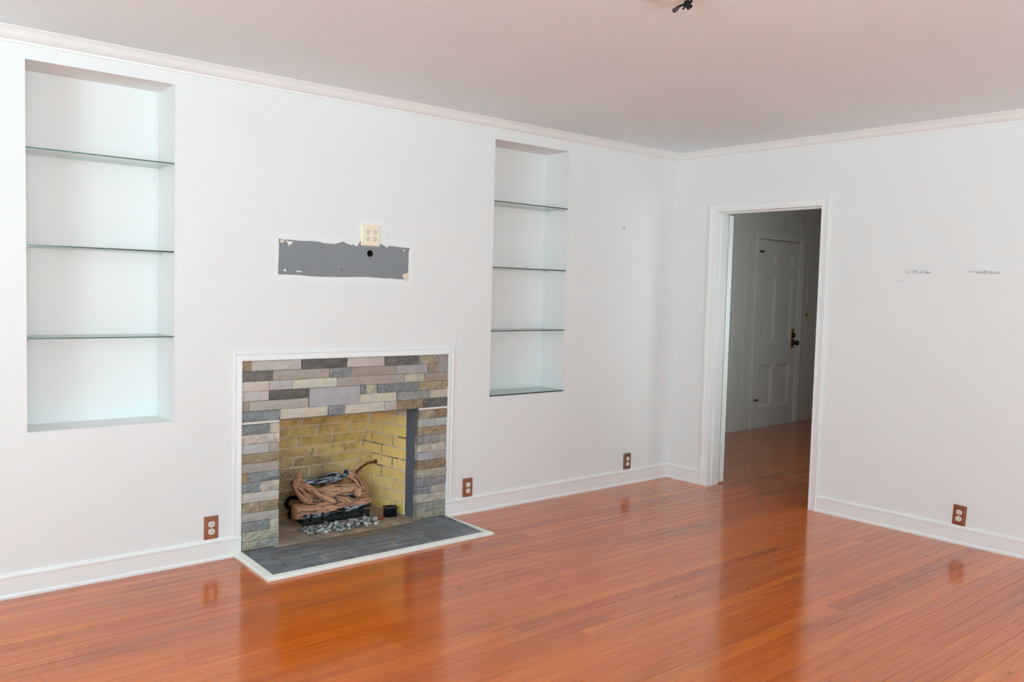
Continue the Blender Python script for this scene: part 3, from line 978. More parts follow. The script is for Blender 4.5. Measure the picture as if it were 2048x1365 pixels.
# firebox: straight painted reveals, slightly splayed sides, back that leans forward above 0.30
FZ = 0.020
RV = 0.120
BX0, BX1, BY = -3.172, -2.404, 0.585
fb = obj('firebox', bx(OX0 - 0.25, OX1 + 0.25, 0.034, 0.80, -0.012, 0.0), m_cement, fp)
def fpart(name, bm, m, **k): return obj(name, bm, m, fb, **k)
fpart('firebox_floor', bx(OX0 - 0.03, OX1 + 0.03, -0.028, 0.62, 0.001, FZ), m_cement)
def side_x(side, y): # inner face of the splayed side
    f = max(0.0, (y - RV) / (BY - RV))
    return (OX0 + (BX0 - OX0) * f) if side < 0 else (OX1 + (BX1 - OX1) * f)
def back_y(z): return BY if z < 0.30 else BY - (z - 0.30) * 0.4194
ZTOP = 0.80
# mortar skins
for sd in (-1, 1):
    bm = bmesh.new()
    o = 0.0008 * sd
    pts = [(side_x(sd, RV) + o, RV), (side_x(sd, BY) + o, BY + 0.02), (side_x(sd, BY) + o + 0.05 * sd, BY + 0.02), (side_x(sd, RV) + o + 0.05 * sd, RV)]
    loft(bm, [[(x, y, z) for x, y in pts] for z in (0.0, ZTOP)])
    fpart('side_mortar', bm, m_fmortar)
    bm = bmesh.new()
    xa = (OX0 if sd < 0 else OX1) + 0.003 * sd
    pts = [(xa, 0.03), (xa, RV), (xa + 0.05 * sd, RV), (xa + 0.05 * sd, 0.03)]
    loft(bm, [[(x, y, z) for x, y in pts] for z in (0.0, ZTOP)])
    fpart('reveal_mortar', bm, m_reveal_j)
    # painted reveal bricks
    z = FZ
    j = 0
    while z < 0.72:
        z1 = min(z + 0.0675, 0.76)
        x_in = OX0 if sd < 0 else OX1
        bm = bx(min(x_in, x_in + 0.004 * sd), max(x_in, x_in + 0.004 * sd), 0.029, RV, z + 0.0012, z1 - 0.0012)
        fpart('reveal_brick', bm, m_reveal)
        z = z1
bm = bmesh.new()
zs = [0.0, 0.30, ZTOP]
loft(bm, [[(BX0 - 0.06, back_y(z) + 0.0015, z), (BX1 + 0.06, back_y(z) + 0.0015, z), (BX1 + 0.06, back_y(z) + 0.06, z), (BX0 - 0.06, back_y(z) + 0.06, z)] for z in zs])
fpart('back_mortar', bm, m_fmortar)
fpart('throat', bx(OX0 - 0.06, OX1 + 0.06, 0.03, 0.66, 0.775, 0.80), m_throat)
fpart('lintel', bx(OX0 - 0.02, OX1 + 0.02, 0.031, 0.10, 0.690, 0.70), m_throat)

rb = random.Random(21)
YEL = (0.97, 0.67, 0.25)
def brick_prism(quad_f, depth_dir, jig):
    """quad_f: 4 face corners (ccw), depth_dir: vector into the wall"""
    bm = bmesh.new()
    c = sum((Vector(q) for q in quad_f), Vector()) / 4
    q0 = [Vector(q) for q in quad_f]
    chamf = []
    for q in q0:
        d = (c - q).normalized() * 0.0028
        chamf.append(q + d - depth_dir * 0.0)
    outer = [q + depth_dir * 0.002 for q in q0]
    backq = [q + depth_dir * 0.02 for q in q0]
    loft(bm, [chamf, outer, backq])
    return bm
def firebrick(quad, depth_dir, dark=1.0):
    jig = Vector((0, 0, rb.uniform(-0.0008, 0.0008)))
    push = depth_dir * rb.uniform(-0.0012, 0.0014)
    o = fpart('firebrick', brick_prism([Vector(q) + jig + push for q in quad], depth_dir, 0), m_fire)
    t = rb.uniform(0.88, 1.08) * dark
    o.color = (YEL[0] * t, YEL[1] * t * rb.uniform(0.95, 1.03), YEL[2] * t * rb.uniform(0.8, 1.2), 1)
RH = 0.0682
J = 0.0092
# side bricks
for sd in (-1, 1):
    dirv = Vector((sd, 0, 0))
    for r in range(11):
        z0 = FZ + r * RH
        z1 = z0 + RH
        if r % 2 == 0: cuts = [RV, 0.247, 0.455, 0.66]
        else: cuts = [RV, 0.352, 0.560, 0.7]
        for a, b in zip(cuts[:-1], cuts[1:]):
            ylim0, ylim1 = back_y(z0) - 0.006, back_y(z1) - 0.006
            a2 = a + (J / 2 if a > RV else 0.002)
            b0, b1 = min(b - J / 2, ylim0), min(b - J / 2, ylim1)
            if b0 - a2 < 0.02 or b1 - a2 < 0.01: continue
            za, zb = z0 + J / 2, z1 - J / 2
            q = [(side_x(sd, a2), a2, za), (side_x(sd, b0), b0, za), (side_x(sd, b1), b1, zb), (side_x(sd, a2), a2, zb)]
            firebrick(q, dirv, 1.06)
# back bricks
for r in range(11):
    z0 = FZ + r * RH
    z1 = z0 + RH
    ph = -2.633 if (r % 2 == 0) else -2.517
    cuts = [ph + 0.2315 * k for k in range(-4, 4)]
    xl0, xr0 = side_x(-1, back_y((z0 + z1) / 2)) + 0.004, side_x(1, back_y((z0 + z1) / 2)) - 0.004
    for a, b in zip(cuts[:-1], cuts[1:]):
        a2, b2 = max(a + 0.006, xl0), min(b - 0.006, xr0)
        if b2 - a2 < 0.03: continue
        za, zb = z0 + 0.0042, z1 - 0.0042
        q = [(a2, back_y(za), za), (b2, back_y(za), za), (b2, back_y(zb), zb), (a2, back_y(zb), zb)]
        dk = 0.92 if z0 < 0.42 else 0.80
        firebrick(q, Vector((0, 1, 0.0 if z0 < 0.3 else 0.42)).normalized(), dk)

# ------------------------------------------------------------------ HEARTH
he = thing('hearth', 'raised hearth of worn slate grey painted brick inside a white border', 'hearth', (-2.81, -0.24, 0))
IX0, IX1, IY = -3.466, -2.172, -0.444
obj('joint_bed', bx(IX0 + 0.004, IX1 + 0.026, IY - 0.006, -0.001, 0.0005, 0.0165), m_hmortar, he)
rows = [-0.444, -0.371, -0.303, -0.237, -0.169, -0.101, -0.034, -0.0125]
for r, (ya, yb) in enumerate(zip(rows[:-1], rows[1:])):
    ph = -3.245 if r % 2 == 0 else -3.140
    x = ph - 0.2145 * 2
    xr = IX1 + (ya - IY) / 0.444 * 0.028
    last = r == len(rows) - 2
    while x < xr:
        a, b = max(x, IX0 + 0.001 + (yb - IY) / 0.4245 * 0.026) + 0.004, min(x + 0.2145, xr) - 0.004
        x += 0.2145
        if b - a < 0.02: continue
        if last and b > OX0 - 0.02 and a < OX1 + 0.02:     # the firebox floor comes forward here
            if a < OX0 - 0.034: b = OX0 - 0.034
            elif b > OX1 + 0.034: a = OX1 + 0.034
            else: continue
        zt = 0.0195 + random.uniform(-0.0006, 0.0006)
        bm = bmesh.new()
        y0, y1 = ya + 0.0036, yb - 0.0036
        c = 0.0016
        loft(bm, [[(a, y0, 0.0010), (b, y0, 0.0010), (b, y1, 0.0010), (a, y1, 0.0010)],
                  [(a, y0, zt - c), (b, y0, zt - c), (b, y1, zt - c), (a, y1, zt - c)],
                  [(a + c, y0 + c, zt), (b - c, y0 + c, zt), (b - c, y1 - c, zt), (a + c, y1 - c, zt)]])
        obj('brick', bm, m_hbrick, he)
def border(outer_a, outer_b, inner_a, inner_b):
    bm = bmesh.new()
    zi, zo = 0.021, 0.016
    ra = [(*outer_a, 0.0005), (*outer_a, zo - 0.004), (outer_a[0] * 0.88 + inner_a[0] * 0.12, outer_a[1] * 0.88 + inner_a[1] * 0.12, zo), (*inner_a, zi), (*inner_a, 0.0005)]
    rb_ = [(*outer_b, 0.0005), (*outer_b, zo - 0.004), (outer_b[0] * 0.88 + inner_b[0] * 0.12, outer_b[1] * 0.88 + inner_b[1] * 0.12, zo), (*inner_b, zi), (*inner_b, 0.0005)]
    loft(bm, [ra, rb_])
    tag(obj('border_board', bm, m_border, he), 'white painted wooden border')
border((-3.508, -0.4735), (-2.118, -0.4735), (IX0, IY), (IX1, IY))
border((-3.484, -0.0195), (-3.508, -0.4735), (-3.440, -0.0195), (IX0, IY))
border((-2.118, -0.4735), (-2.120, -0.0195), (IX1, IY), (-2.140, -0.0195))

# ------------------------------------------------------------------ GAS LOG SET
gr = thing('fire_grate', 'black iron grate under the ceramic logs in the firebox', 'grate', (-2.77, 0.28, FZ))
gx0, gx1 = -2.978, -2.535
bm = bx(gx0, gx1, 0.212, 0.226, 0.040, 0.066, bev=0.002); obj('front_rail', bm, m_black, gr)
bm = bx(gx0 + 0.02, gx1 - 0.02, 0.440, 0.454, 0.046, 0.066, bev=0.002); obj('back_rail', bm, m_black, gr)
for x in (gx0 + 0.045, -2.86, -2.72, gx1 - 0.06):
    bm = bmesh.new()
    tube(bm, smooth_path([(x, 0.46, 0.062), (x, 0.33, 0.060), (x, 0.235, 0.058), (x, 0.203, 0.060), (x - 0.001, 0.197, 0.078), (x - 0.002, 0.196, 0.098)], 4), 0.0075, 8)
    obj('bar', bm, m_black, gr)
for x, y in ((gx0 + 0.012, 0.219), (gx1 - 0.012, 0.219), (gx0 + 0.03, 0.447), (gx1 - 0.03, 0.447)):
    obj('leg', bx(x - 0.009, x + 0.009, y - 0.009, y + 0.009, FZ, 0.046, bev=0.002), m_black, gr)
obj('burner_pan', bx(gx0 + 0.03, gx1 - 0.03, 0.240, 0.36, FZ, 0.044, bev=0.003), m_black, gr)

def add_grain(o, char, tone):
    pass
def log_mesh(chains, name, label, seed, group='ceramic gas logs in the firebox'):
    """chains: list of (points, radii, char function(t, angle), tone function(t, angle), squash)"""
    bm = bmesh.new()
    col = bm.loops.layers.float_color.new('grain')
    vdat = {}
    for pts, rad, charf, tonef in chains:
        path = smooth_path(pts, 9 if len(pts) < 4 else 7)
        n = len(path)
        seg = 44
        rings = []
        off = Vector((seed * 7.3, seed * 3.1, len(rings)))
        cum = 0
        prev = None
        # radius interpolation
        m_ = len(rad) - 1
        for i, (p, a, b, t) in enumerate(frames(path)):
            if prev is not None: cum += (p - prev).length
            prev = p
            f = i / (n - 1)
            k = min(int(f * m_), m_ - 1)
            r0 = rad[k] + (rad[k + 1] - rad[k]) * (f * m_ - k)
            ring = []
            upv = Vector((0, 0, 1))
            upv = (upv - t * upv.dot(t))
            upv = upv.normalized() if upv.length > 0.2 else a
            sdv = t.cross(upv)
            for s in range(seg):
                an = 2 * math.pi * s / seg
                d = upv * math.cos(an) + sdv * math.sin(an)
                wob = 0.35 * noise.noise(Vector((cum * 14, an, 0)) + off)
                q = Vector((cum * 9 , math.cos(an + wob) * 6.2, math.sin(an + wob) * 6.2)) + off
                rid = noise.noise(q) * 0.6 + noise.noise(q * 2.3) * 0.4
                big = noise.noise(Vector((cum * 18, math.cos(an) * 0.9, math.sin(an) * 0.9)) + off * 2)
                rr = r0 * (1 + 0.11 * rid + 0.10 * big)
                v = bm.verts.new(p + d * rr)
                g = max(0, min(1, 0.62 + rid * 1.7))
                vdat[v] = (charf(f, an), g, tonef(f, an))
                ring.append(v)
            rings.append(ring)
        for r1, r2 in zip(rings[:-1], rings[1:]):
            for i in range(seg):
                j = (i + 1) % seg
                bm.faces.new((r1[i], r1[j], r2[j], r2[i]))
        for ring, fr_, sgn in ((rings[0], frames(path)[0], -1), (rings[-1], frames(path)[-1], 1)):
            cen = fr_[0]
            inner = []
            for v in ring:
                w_ = bm.verts.new(cen + (v.co - cen) * 0.84 + fr_[3] * sgn * 0.0045)
                vdat[w_] = (vdat[v][0], min(1, vdat[v][1] + 0.2), vdat[v][2] + 0.25)
                inner.append(w_)
            c = bm.verts.new(cen + fr_[3] * sgn * 0.005)
            vdat[c] = (vdat[ring[0]][0] * 0.8, 0.7, vdat[ring[0]][2] + 0.2)
            for i in range(seg):
                j = (i + 1) % seg
                bm.faces.new((ring[i], ring[j], inner[j], inner[i]))
                bm.faces.new((inner[i], inner[j], c))
    for f in bm.faces:
        for l in f.loops:
            a, b, c = vdat[l.vert]
            l[col] = (a, b, c, 1)
    zmin = min(v.co.z for v in bm.verts)
    ctr = sum((v.co for v in bm.verts), Vector()) / len(bm.verts)
    o = obj(name, bm, m_log, None, loc=(ctr.x, ctr.y, zmin), smooth=True)
    return tag(o, label, 'log', group)
under = lambda lo: (lambda f, an: 1.0 if abs(an - math.pi) < lo else 0.0)
none = lambda f, an: 0.0
# front log: bark above, charred with white ash below
log_mesh([([(-3.006, 0.262, 0.106), (-2.846, 0.256, 0.101), (-2.663, 0.256, 0.098), (-2.512, 0.262, 0.099)], [0.046, 0.045, 0.038, 0.030],
          lambda f, an: 1.0 if (1.80 < an < 4.9 or (1.45 < an < 5.0 and 0.5 < f)) and f > 0.05 else 0.0, lambda f, an: 0.10)],
         'log', 'long brown front log with charred white-flecked underside on the grate', 1)
log_mesh([([(-2.945, 0.432, 0.236), (-2.856, 0.434, 0.229), (-2.715, 0.434, 0.228), (-2.606, 0.436, 0.232)], [0.020, 0.023, 0.026, 0.021], lambda f, an: 1.0, none),
          ([(-2.712, 0.430, 0.246), (-2.665, 0.430, 0.254), (-2.630, 0.432, 0.248)], [0.014, 0.020, 0.014], lambda f, an: 1.0, none)],
         'log', 'thin fully charred black log along the back of the pile', 2)
log_mesh([([(-2.905, 0.350, 0.148), (-2.733, 0.345, 0.164), (-2.560, 0.350, 0.162)], [0.046, 0.050, 0.046],
          lambda f, an: 1.0 if 1.75 < an < 4.9 else 0.0, lambda f, an: 0.55 if an < 1.75 or an > 5.5 else 0.1)],
         'log', 'thick pale tan split log in the middle of the pile', 3)
dk = lambda f, an: 0.30 if f < 0.3 else 0.0
log_mesh([([(-2.924, 0.368, 0.308), (-2.934, 0.360, 0.275), (-2.956, 0.338, 0.236), (-2.938, 0.292, 0.182), (-2.912, 0.254, 0.150)], [0.020, 0.028, 0.030, 0.027, 0.019], dk, none),
          ([(-2.938, 0.342, 0.258), (-2.861, 0.285, 0.200), (-2.770, 0.228, 0.137)], [0.020, 0.022, 0.018], none, lambda f, an: 0.15)],
         'log', 'forked brown log leaning at the left with two arms reaching forward', 4)
log_mesh([([(-2.604, 0.412, 0.262), (-2.559, 0.382, 0.236), (-2.525, 0.340, 0.190), (-2.506, 0.310, 0.150)], [0.024, 0.030, 0.031, 0.024],
          lambda f, an: 1.0 if f < 0.16 else 0.0, none)],
         'log', 'slanting brown log with charred black upper end at the right', 5)
log_mesh([([(-2.600, 0.246, 0.172), (-2.552, 0.280, 0.152), (-2.505, 0.315, 0.128)], [0.028, 0.032, 0.029], none, lambda f, an: 0.2)],
         'log', 'short thick log with round pale end facing forward at the right', 6)
log_mesh([([(-2.725, 0.268, 0.150), (-2.695, 0.238, 0.143), (-2.672, 0.208, 0.126)], [0.022, 0.027, 0.025], lambda f, an: 0.38, none)],
         'log', 'dark brown stub on the front log between the forked arm and right end', 7)

gp = thing('gas_pipe', 'thin rusty pipe curving from behind the logs to the right firebox wall', 'pipe', (-2.46, 0.42, 0.248))
bm = bmesh.new(); tube(bm, smooth_path([(-2.52, 0.47, 0.18), (-2.4928, 0.45, 0.248), (-2.4746, 0.425, 0.2785), (-2.4407, 0.405, 0.3043), (-2.384, 0.395, 0.314)], 5), 0.0075, 10)
obj('pipe_body', bm, m_rust, gp, smooth=True)
bm = bmesh.new(); disc(bm, (-2.392, 0.3955, 0.3135), (1, -0.05, 0.05), 0.013, 0.008, 14)
tag(obj('flange', bm, m_rust, gp), 'rusty wall flange')

bm = bmesh.new()
tube(bm, smooth_path([(-2.90, 0.43, 0.140), (-2.935, 0.422, 0.150), (-2.968, 0.412, 0.1500), (-2.992, 0.40, 0.128), (-2.985, 0.392, 0.106), (-2.962, 0.386, 0.094), (-2.930, 0.382, 0.098), (-2.892, 0.380, 0.112), (-2.85, 0.38, 0.10), (-2.84, 0.38, 0.050)], 6), 0.0125, 12)
tag(obj('gas_hose', bm, m_rubber, None, loc=(-2.93, 0.40, 0.044), smooth=True), 'black flexible gas hose looping out at the left of the log pile', 'hose')

bxo = thing('control_box', 'small black metal box with lipped top beside the right firebox wall', 'box', (-2.43, 0.15, FZ), math.radians(-20))
c_, s_ = math.cos(math.radians(-20)), math.sin(math.radians(-20))
def bp(u, v, z): return (-2.430 + u * c_ - v * s_, 0.150 + u * s_ + v * c_, z)
bm = bmesh.new()
loft(bm, [[bp(u, v, z) for u, v in ((-0.036, -0.024), (0.036, -0.024), (0.036, 0.024), (-0.036, 0.024))] for z in (FZ, 0.074)])
obj('body', bm, m_rubber, bxo)
bm = bmesh.new()
loft(bm, [[bp(u * s, v * s, z) for u, v in ((-0.041, -0.028), (0.041, -0.028), (0.041, 0.028), (-0.041, 0.028))] for z, s in ((0.074, 1.0), (0.080, 1.0), (0.083, 0.96))])
obj('lid', bm, m_black, bxo)
bm = bmesh.new()
loft(bm, [[bp(u, v, z) for u, v in ((-0.022, -0.008), (0.020, -0.008), (0.020, 0.012), (-0.022, 0.012))] for z in (0.083, 0.087)])
obj('knob', bm, m_rubber, bxo)

# crumpled red scrap
bm = bmesh.new()
bmesh.ops.create_icosphere(bm, subdivisions=3, radius=1.0)
for v in bm.verts:
    k = 1 + 0.42 * noise.noise(v.co * 1.9 + Vector((3, 1, 7))) + 0.2 * noise.noise(v.co * 5)
    v.co = Vector((-2.520 + v.co.x * 0.021 * k - v.co.y * 0.006, 0.118 + v.co.y * 0.011 * k, FZ + max(0.0005, 0.0075 + v.co.z * 0.0085 * k)))
tag(obj('scrap', bm, m_red, None, loc=(-2.52, 0.12, FZ), smooth=True), 'crumpled red scrap on the firebox floor left of the black box', 'scrap')

# gravel spilled before the grate: pebbles one by one over a bed of fine chips
pm = []
for k in range(5):
    bm = bmesh.new()
    bmesh.ops.create_icosphere(bm, subdivisions=2, radius=1.0)
    for v in bm.verts:
        v.co = v.co * (1 + 0.28 * noise.noise(v.co * 1.3 + Vector((k * 5.1, 0, 0)))) 
        v.co.z *= 0.75
    me = bpy.data.meshes.new('pebble')
    bm.to_mesh(me); bm.free()
    me.materials.append(m_pebble)
    for p in me.polygons: p.use_smooth = True
    pm.append(me)
rg = random.Random(9)
placed = []
tries = 0
while len(placed) < 125 and tries < 9000:
    tries += 1
    f = rg.random()
    x = -3.015 + 0.455 * f
    y = 0.105 + 0.040 * math.sin(f * 7) * 0.4 + rg.gauss(0, 0.040) - 0.012 * (1 if 0.1 < f < 0.6 else 0)
    if not (0.035 < y < 0.190): continue
    r = rg.uniform(0.0080, 0.0155)
    lay = 0.0
    if any((x - a) ** 2 + (y - b) ** 2 < ((r + c) * 0.80) ** 2 for a, b, c, d in placed if d == 0):
        if rg.random() < 0.12: lay = 1
        else: continue
        if any((x - a) ** 2 + (y - b) ** 2 < ((r + c) * 0.9) ** 2 for a, b, c, d in placed if d == 1): continue
    placed.append((x, y, r, lay))
for i, (x, y, r, lay) in enumerate(placed):
    o = bpy.data.objects.new('pebble', pm[i % 5])
    COL.objects.link(o)
    o.location = (x, y, FZ + r * 0.62 + (0.013 if lay else 0.0))
    o.rotation_euler = (0, 0, rg.uniform(0, 6.28))
    o.scale = (r * rg.uniform(0.85, 1.2), r, r * rg.uniform(0.85, 1.1))
    tag(o, 'grey pebble in the gravel heaped in front of the grate', 'pebble', 'grey pebbles before the grate')
bm = bmesh.new()
for k in range(260):
    f = rg.random()
    x = -3.03 + 0.49 * f
    y = min(0.195, max(0.028, 0.105 + rg.gauss(0, 0.05)))
    r = rg.uniform(0.002, 0.0045)
    vs = [Vector(p) * r * rg.uniform(0.7, 1.3) + Vector((x, y, FZ + r * 0.6)) for p in ((1, 0, 0), (0, 1, 0), (-1, 0, 0), (0, -1, 0), (0, 0, 1), (0, 0, -0.6))]
    v = [bm.verts.new(p) for p in vs]
    for a, b in ((0, 1), (1, 2), (2, 3), (3, 0)):
        bm.faces.new((v[a], v[b], v[4])); bm.faces.new((v[b], v[a], v[5]))
tag(obj('gravel', bm, m_pebble, None, loc=(-2.78, 0.105, FZ)), 'fine grey gravel chips between the pebbles before the grate', 'gravel', kind='stuff')

# ------------------------------------------------------------------ GLASS SHELVES
def glass_shelf(x0, x1, y0, y1, z, th, label, dark=False):
    t = thing('glass_shelf', label, 'shelf', ((x0 + x1) / 2, (y0 + y1) / 2, z))
    bm = bmesh.new()
    vs = [bm.verts.new(p) for p in ((x0, y0, z), (x1, y0, z), (x1, y1, z), (x0, y1, z), (x0, y0, z + th), (x1, y0, z + th), (x1, y1, z + th), (x0, y1, z + th))]
    for f in ((3, 2, 1, 0), (4, 5, 6, 7)):
        bm.faces.new([vs[i] for i in f])
    obj('pane', bm, m_glass, t)
    bm = bmesh.new()
    e = 0.0004
    box(bm, x0, x1, y0 - e, y0 + e, z, z + th)
    b2 = bmesh.new()
    box(b2, x0, x1, y1 - e, y1 + e, z, z + th)
    box(b2, x0 - e, x0 + e, y0, y1, z, z + th)
    box(b2, x1 - e, x1 + e, y0, y1, z, z + th)
    obj('side_edge', b2, m_gedge_l, t)
    tag(obj('cut_edge', bm, m_gedge_d if dark else m_gedge, t), 'dark edge' if dark else 'green tinted edge')
    return t
def shelf_pins(n, z, where):
    for px, py, side in ((n[1], 0.035, 'front'), (n[1], ND - 0.055, 'back'), (n[0], 0.035, 'left')):
        sg = -1 if px == n[1] else 1
        bm = bmesh.new()
        disc(bm, (px, py, z - 0.0065), (sg, 0, 0), 0.0055, 0.012, 10)
        a, b = sorted((px + sg * 0.0005, px + sg * 0.017))
        box(bm, a, b, py - 0.005, py + 0.005, z - 0.004, z - 0.0003)
        nm = {'front': 'front right', 'back': 'back right', 'left': 'front left'}[side]
        tag(obj('shelf_pin', bm, m_pin, None, loc=(px, py, z - 0.01)), 'small clear pin holding the %s corner of %s' % (nm, where), 'shelf pin', 'shelf pins in the niches')
NAMES = ['top', 'middle', 'lowest']
for i, z in enumerate((1.986, 1.561, 1.148)):
    glass_shelf(N1[0] + 0.002, N1[1] - 0.002, 0.004, ND - 0.004, z - 0.003, 0.006, '%s glass shelf in the left niche' % NAMES[i], dark=(i == 1))
    shelf_pins(N1, z - 0.003, 'the %s left niche shelf' % NAMES[i])
for i, z in enumerate((1.981, 1.562, 1.155)):
    glass_shelf(N2[0] + 0.002, N2[1] - 0.002, 0.004, ND - 0.004, z - 0.003, 0.006, '%s raised glass shelf in the right niche' % NAMES[i], dark=True)
    shelf_pins(N2, z - 0.003, 'the %s right niche shelf' % NAMES[i])
glass_shelf(N2[0] + 0.001, N2[1] - 0.001, -0.004, ND - 0.002, N2[2] + 0.0004, 0.0085, 'thick dark-edged glass plate lying on the sill of the right niche', dark=True)

# ------------------------------------------------------------------ OUTLETS
def outlet(c, rotz, mplate, mface, label, deep=0.006, bevel=0.006, w=0.075, h=0.120, flip=False, tilt=0.0, cols=1, slots=True):
    t = thing('outlet', label, 'outlet', c, rotz)
    t.rotation_euler = (0, tilt, rotz)
    m = t.matrix_basis
    def T(x, y, z): return m @ Vector((x, y, z))
    hw, hh = w / 2, h / 2
    bm = bmesh.new()
    loft(bm, [[T(sx * (hw - i), -d, sz * (hh - i)) for sx, sz in ((-1, -1), (1, -1), (1, 1), (-1, 1))] for i, d in ((0, 0), (0, deep * 0.25), (bevel, deep), )])
    obj('cover_plate', bm, mplate, t)
    f = -deep
    ax = (m.to_3x3() @ Vector((0, -1, 0)))
    for cx in ([0.0] if cols == 1 else [-0.0235, 0.0235]):
        for cz in (-0.0195, 0.0195):
            # rounded receptacle with flattened top and bottom
            ring = []
            for k in range(24):
                a = 2 * math.pi * k / 24
                x, z = 0.0172 * math.cos(a), 0.0172 * math.sin(a)
                ring.append((x, max(-0.0142, min(0.0142, z))))
            bm = bmesh.new()
            loft(bm, [[T(cx + x * s, f - d, cz + z * s) for x, z in ring] for d, s in ((-0.001, 1.0), (0.0014, 1.0), (0.0022, 0.93))])
            rc = obj('receptacle', bm, mface, t)
            fl = -1 if flip else 1
            for sx, sh in ((-0.0063, 0.0042), (0.0063, 0.0050)):
                bm = bmesh.new()
                loft(bm, [[T(cx + sx - 0.0013, f - d, cz + fl * 0.003 - sh), T(cx + sx + 0.0013, f - d, cz + fl * 0.003 - sh), T(cx + sx + 0.0013, f - d, cz + fl * 0.003 + sh), T(cx + sx - 0.0013, f - d, cz + fl * 0.003 + sh)] for d in (0.0010, 0.0025)])
                obj('slot', bm, m_slot, rc)
            bm = bmesh.new()
            disc(bm, T(cx, f - 0.0010, cz - fl * 0.0075), ax, 0.0027, 0.0016, 10)
            obj('slot', bm, m_slot, rc)
        bm = bmesh.new()
        disc(bm, T(cx, f + 0.0005, 0), ax, 0.0030, 0.0016, 10)
        tag(obj('screw', bm, mface, t), 'small cover screw')
    return t
outlet((-3.598, -0.0005, 0.1708), 0, m_brown, m_outw, 'rusty brown outlet low on the wall left of the fireplace', flip=True)
outlet((-1.958, -0.0005, 0.1670), 0, m_brown, m_outw, 'brown outlet low on the wall just right of the fireplace', deep=0.012, bevel=0.005)
outlet((-0.4655, -0.0005, 0.1730), 0, m_brown2, m_outw, 'dark brown outlet low on the wall near the room corner', deep=0.012, bevel=0.006)
outlet((-0.0005, -2.190, 0.1690), math.radians(-90), m_brown3, m_ivory2, 'tilted red-brown outlet low on the wall right of the doorway', deep=0.010, bevel=0.013, tilt=math.radians(2.5))
outlet((-2.6905, -0.0005, 1.707), 0, m_ivory, m_ivory2, 'ivory four-socket outlet above the grey paint patch', w=0.124, h=0.120, cols=2)

# ------------------------------------------------------------------ marks on the walls
def flat(name, poly, y0, y1, m, label=None, parent=wb, hole=None):
    bm = bmesh.new()
    loft(bm, [[(x, y1, z) for x, z in poly], [(x, y0, z) for x, z in poly]])
    if hole:
        pass
    o = obj(name, bm, m, parent)
    if label: tag(o, label)
    return o
PATCH = [(-3.2469, 1.6588), (-3.2169, 1.6534), (-3.1521, 1.6544), (-3.0816, 1.6544), (-3.0051, 1.6538), (-2.9913, 1.6485), (-2.9175, 1.6472), (-2.8591, 1.6642), (-2.8519, 1.6562), (-2.8112, 1.6454), (-2.8041, 1.6521), (-2.7774, 1.6401), (-2.7585, 1.6707), (-2.7415, 1.6738), (-2.6377, 1.6776), (-2.6248, 1.6641), (-2.5788, 1.644), (-2.5688, 1.6554), (-2.4887, 1.6518), (-2.4229, 1.6513), (-2.4304, 1.6288), (-2.4319, 1.5344), (-2.4319, 1.4656), (-2.4689, 1.4646), (-2.6031, 1.4673), (-2.6835, 1.4714), (-2.7816, 1.4706), (-2.8771, 1.4668), (-2.9794, 1.4646), (-3.0431, 1.4647), (-3.1366, 1.4699), (-3.1976, 1.47), (-3.249, 1.4703), (-3.2464, 1.5439), (-3.2442, 1.6114)]
# the patch is one sheet with the cable hole cut through it: bridge the outline to the hole at its nearest point
def patch_with_hole(poly, c, r, y=-0.0006):
    P_ = [Vector((x, z)) for x, z in poly]
    # jagged edges a little finer than the traced corners
    out = []
    rj = random.Random(2)
    for a, b in zip(P_, P_[1:] + P_[:1]):
        out.append(a)
        L_ = (b - a).length
        k = int(L_ / 0.02)
        nrm = Vector((-(b - a).y, (b - a).x)).normalized()
        for i in range(1, k):
            out.append(a + (b - a) * (i / k) + nrm * rj.uniform(-0.0014, 0.0014))
    hole = [Vector((c[0] + r * math.cos(2 * math.pi * k / 24), c[1] + r * math.sin(2 * math.pi * k / 24))) for k in range(24)]
    bm = bmesh.new()
    vo = [bm.verts.new((p.x, y, p.y)) for p in out]
    vh = [bm.verts.new((p.x, y, p.y)) for p in hole]
    eo = [bm.edges.new((vo[i], vo[(i + 1) % len(vo)])) for i in range(len(vo))]
    eh = [bm.edges.new((vh[i], vh[(i + 1) % len(vh)])) for i in range(len(vh))]
    bmesh.ops.triangle_fill(bm, use_beauty=True, edges=eo + eh, normal=(0, -1, 0))
    return bm
m_fresh = plain('fresh_white_paint', (0.82, 0.822, 0.82, 1), 0.5, spec=0.35)
rf = random.Random(12)
def ragged(pts, step=0.03, amp=0.006):
    out = []
    for a, b in zip(pts, pts[1:] + pts[:1]):
        a_, b_ = Vector(a), Vector(b)
        k = max(1, int((b_ - a_).length / step))
        for i in range(k):
            p = a_ + (b_ - a_) * (i / k)
            out.append((p.x + rf.uniform(-amp, amp), p.y + rf.uniform(-amp, amp)))
    return out
tag(obj('fresh_paint', patch_with_hole(ragged([(-3.275, 1.690), (-2.79, 1.685), (-2.78, 1.790), (-2.60, 1.790), (-2.59, 1.690), (-2.40, 1.680), (-2.40, 1.430), (-3.275, 1.440)]), HOLE, 0.0195, -0.0003), m_fresh, wb), 'brushed band of whiter fresh paint')
tag(obj('paint_patch', patch_with_hole(PATCH, HOLE, 0.0195), m_grey, wb), 'ragged grey patch of old unpainted wall')
bm = bmesh.new()
n_ = 24
def circ(r, y): return [(HOLE[0] + r * math.cos(2 * math.pi * k / n_), y, HOLE[1] + r * math.sin(2 * math.pi * k / n_)) for k in range(n_)]
loft(bm, [circ(0.0195, -0.0006), circ(0.0195, 0.0002)], cap=False)
loft(bm, [circ(0.0192, 0.0004), circ(0.0192, 0.15)], cap=False)
bm.faces.new([bm.verts.new(p) for p in circ(0.03, 0.15)])
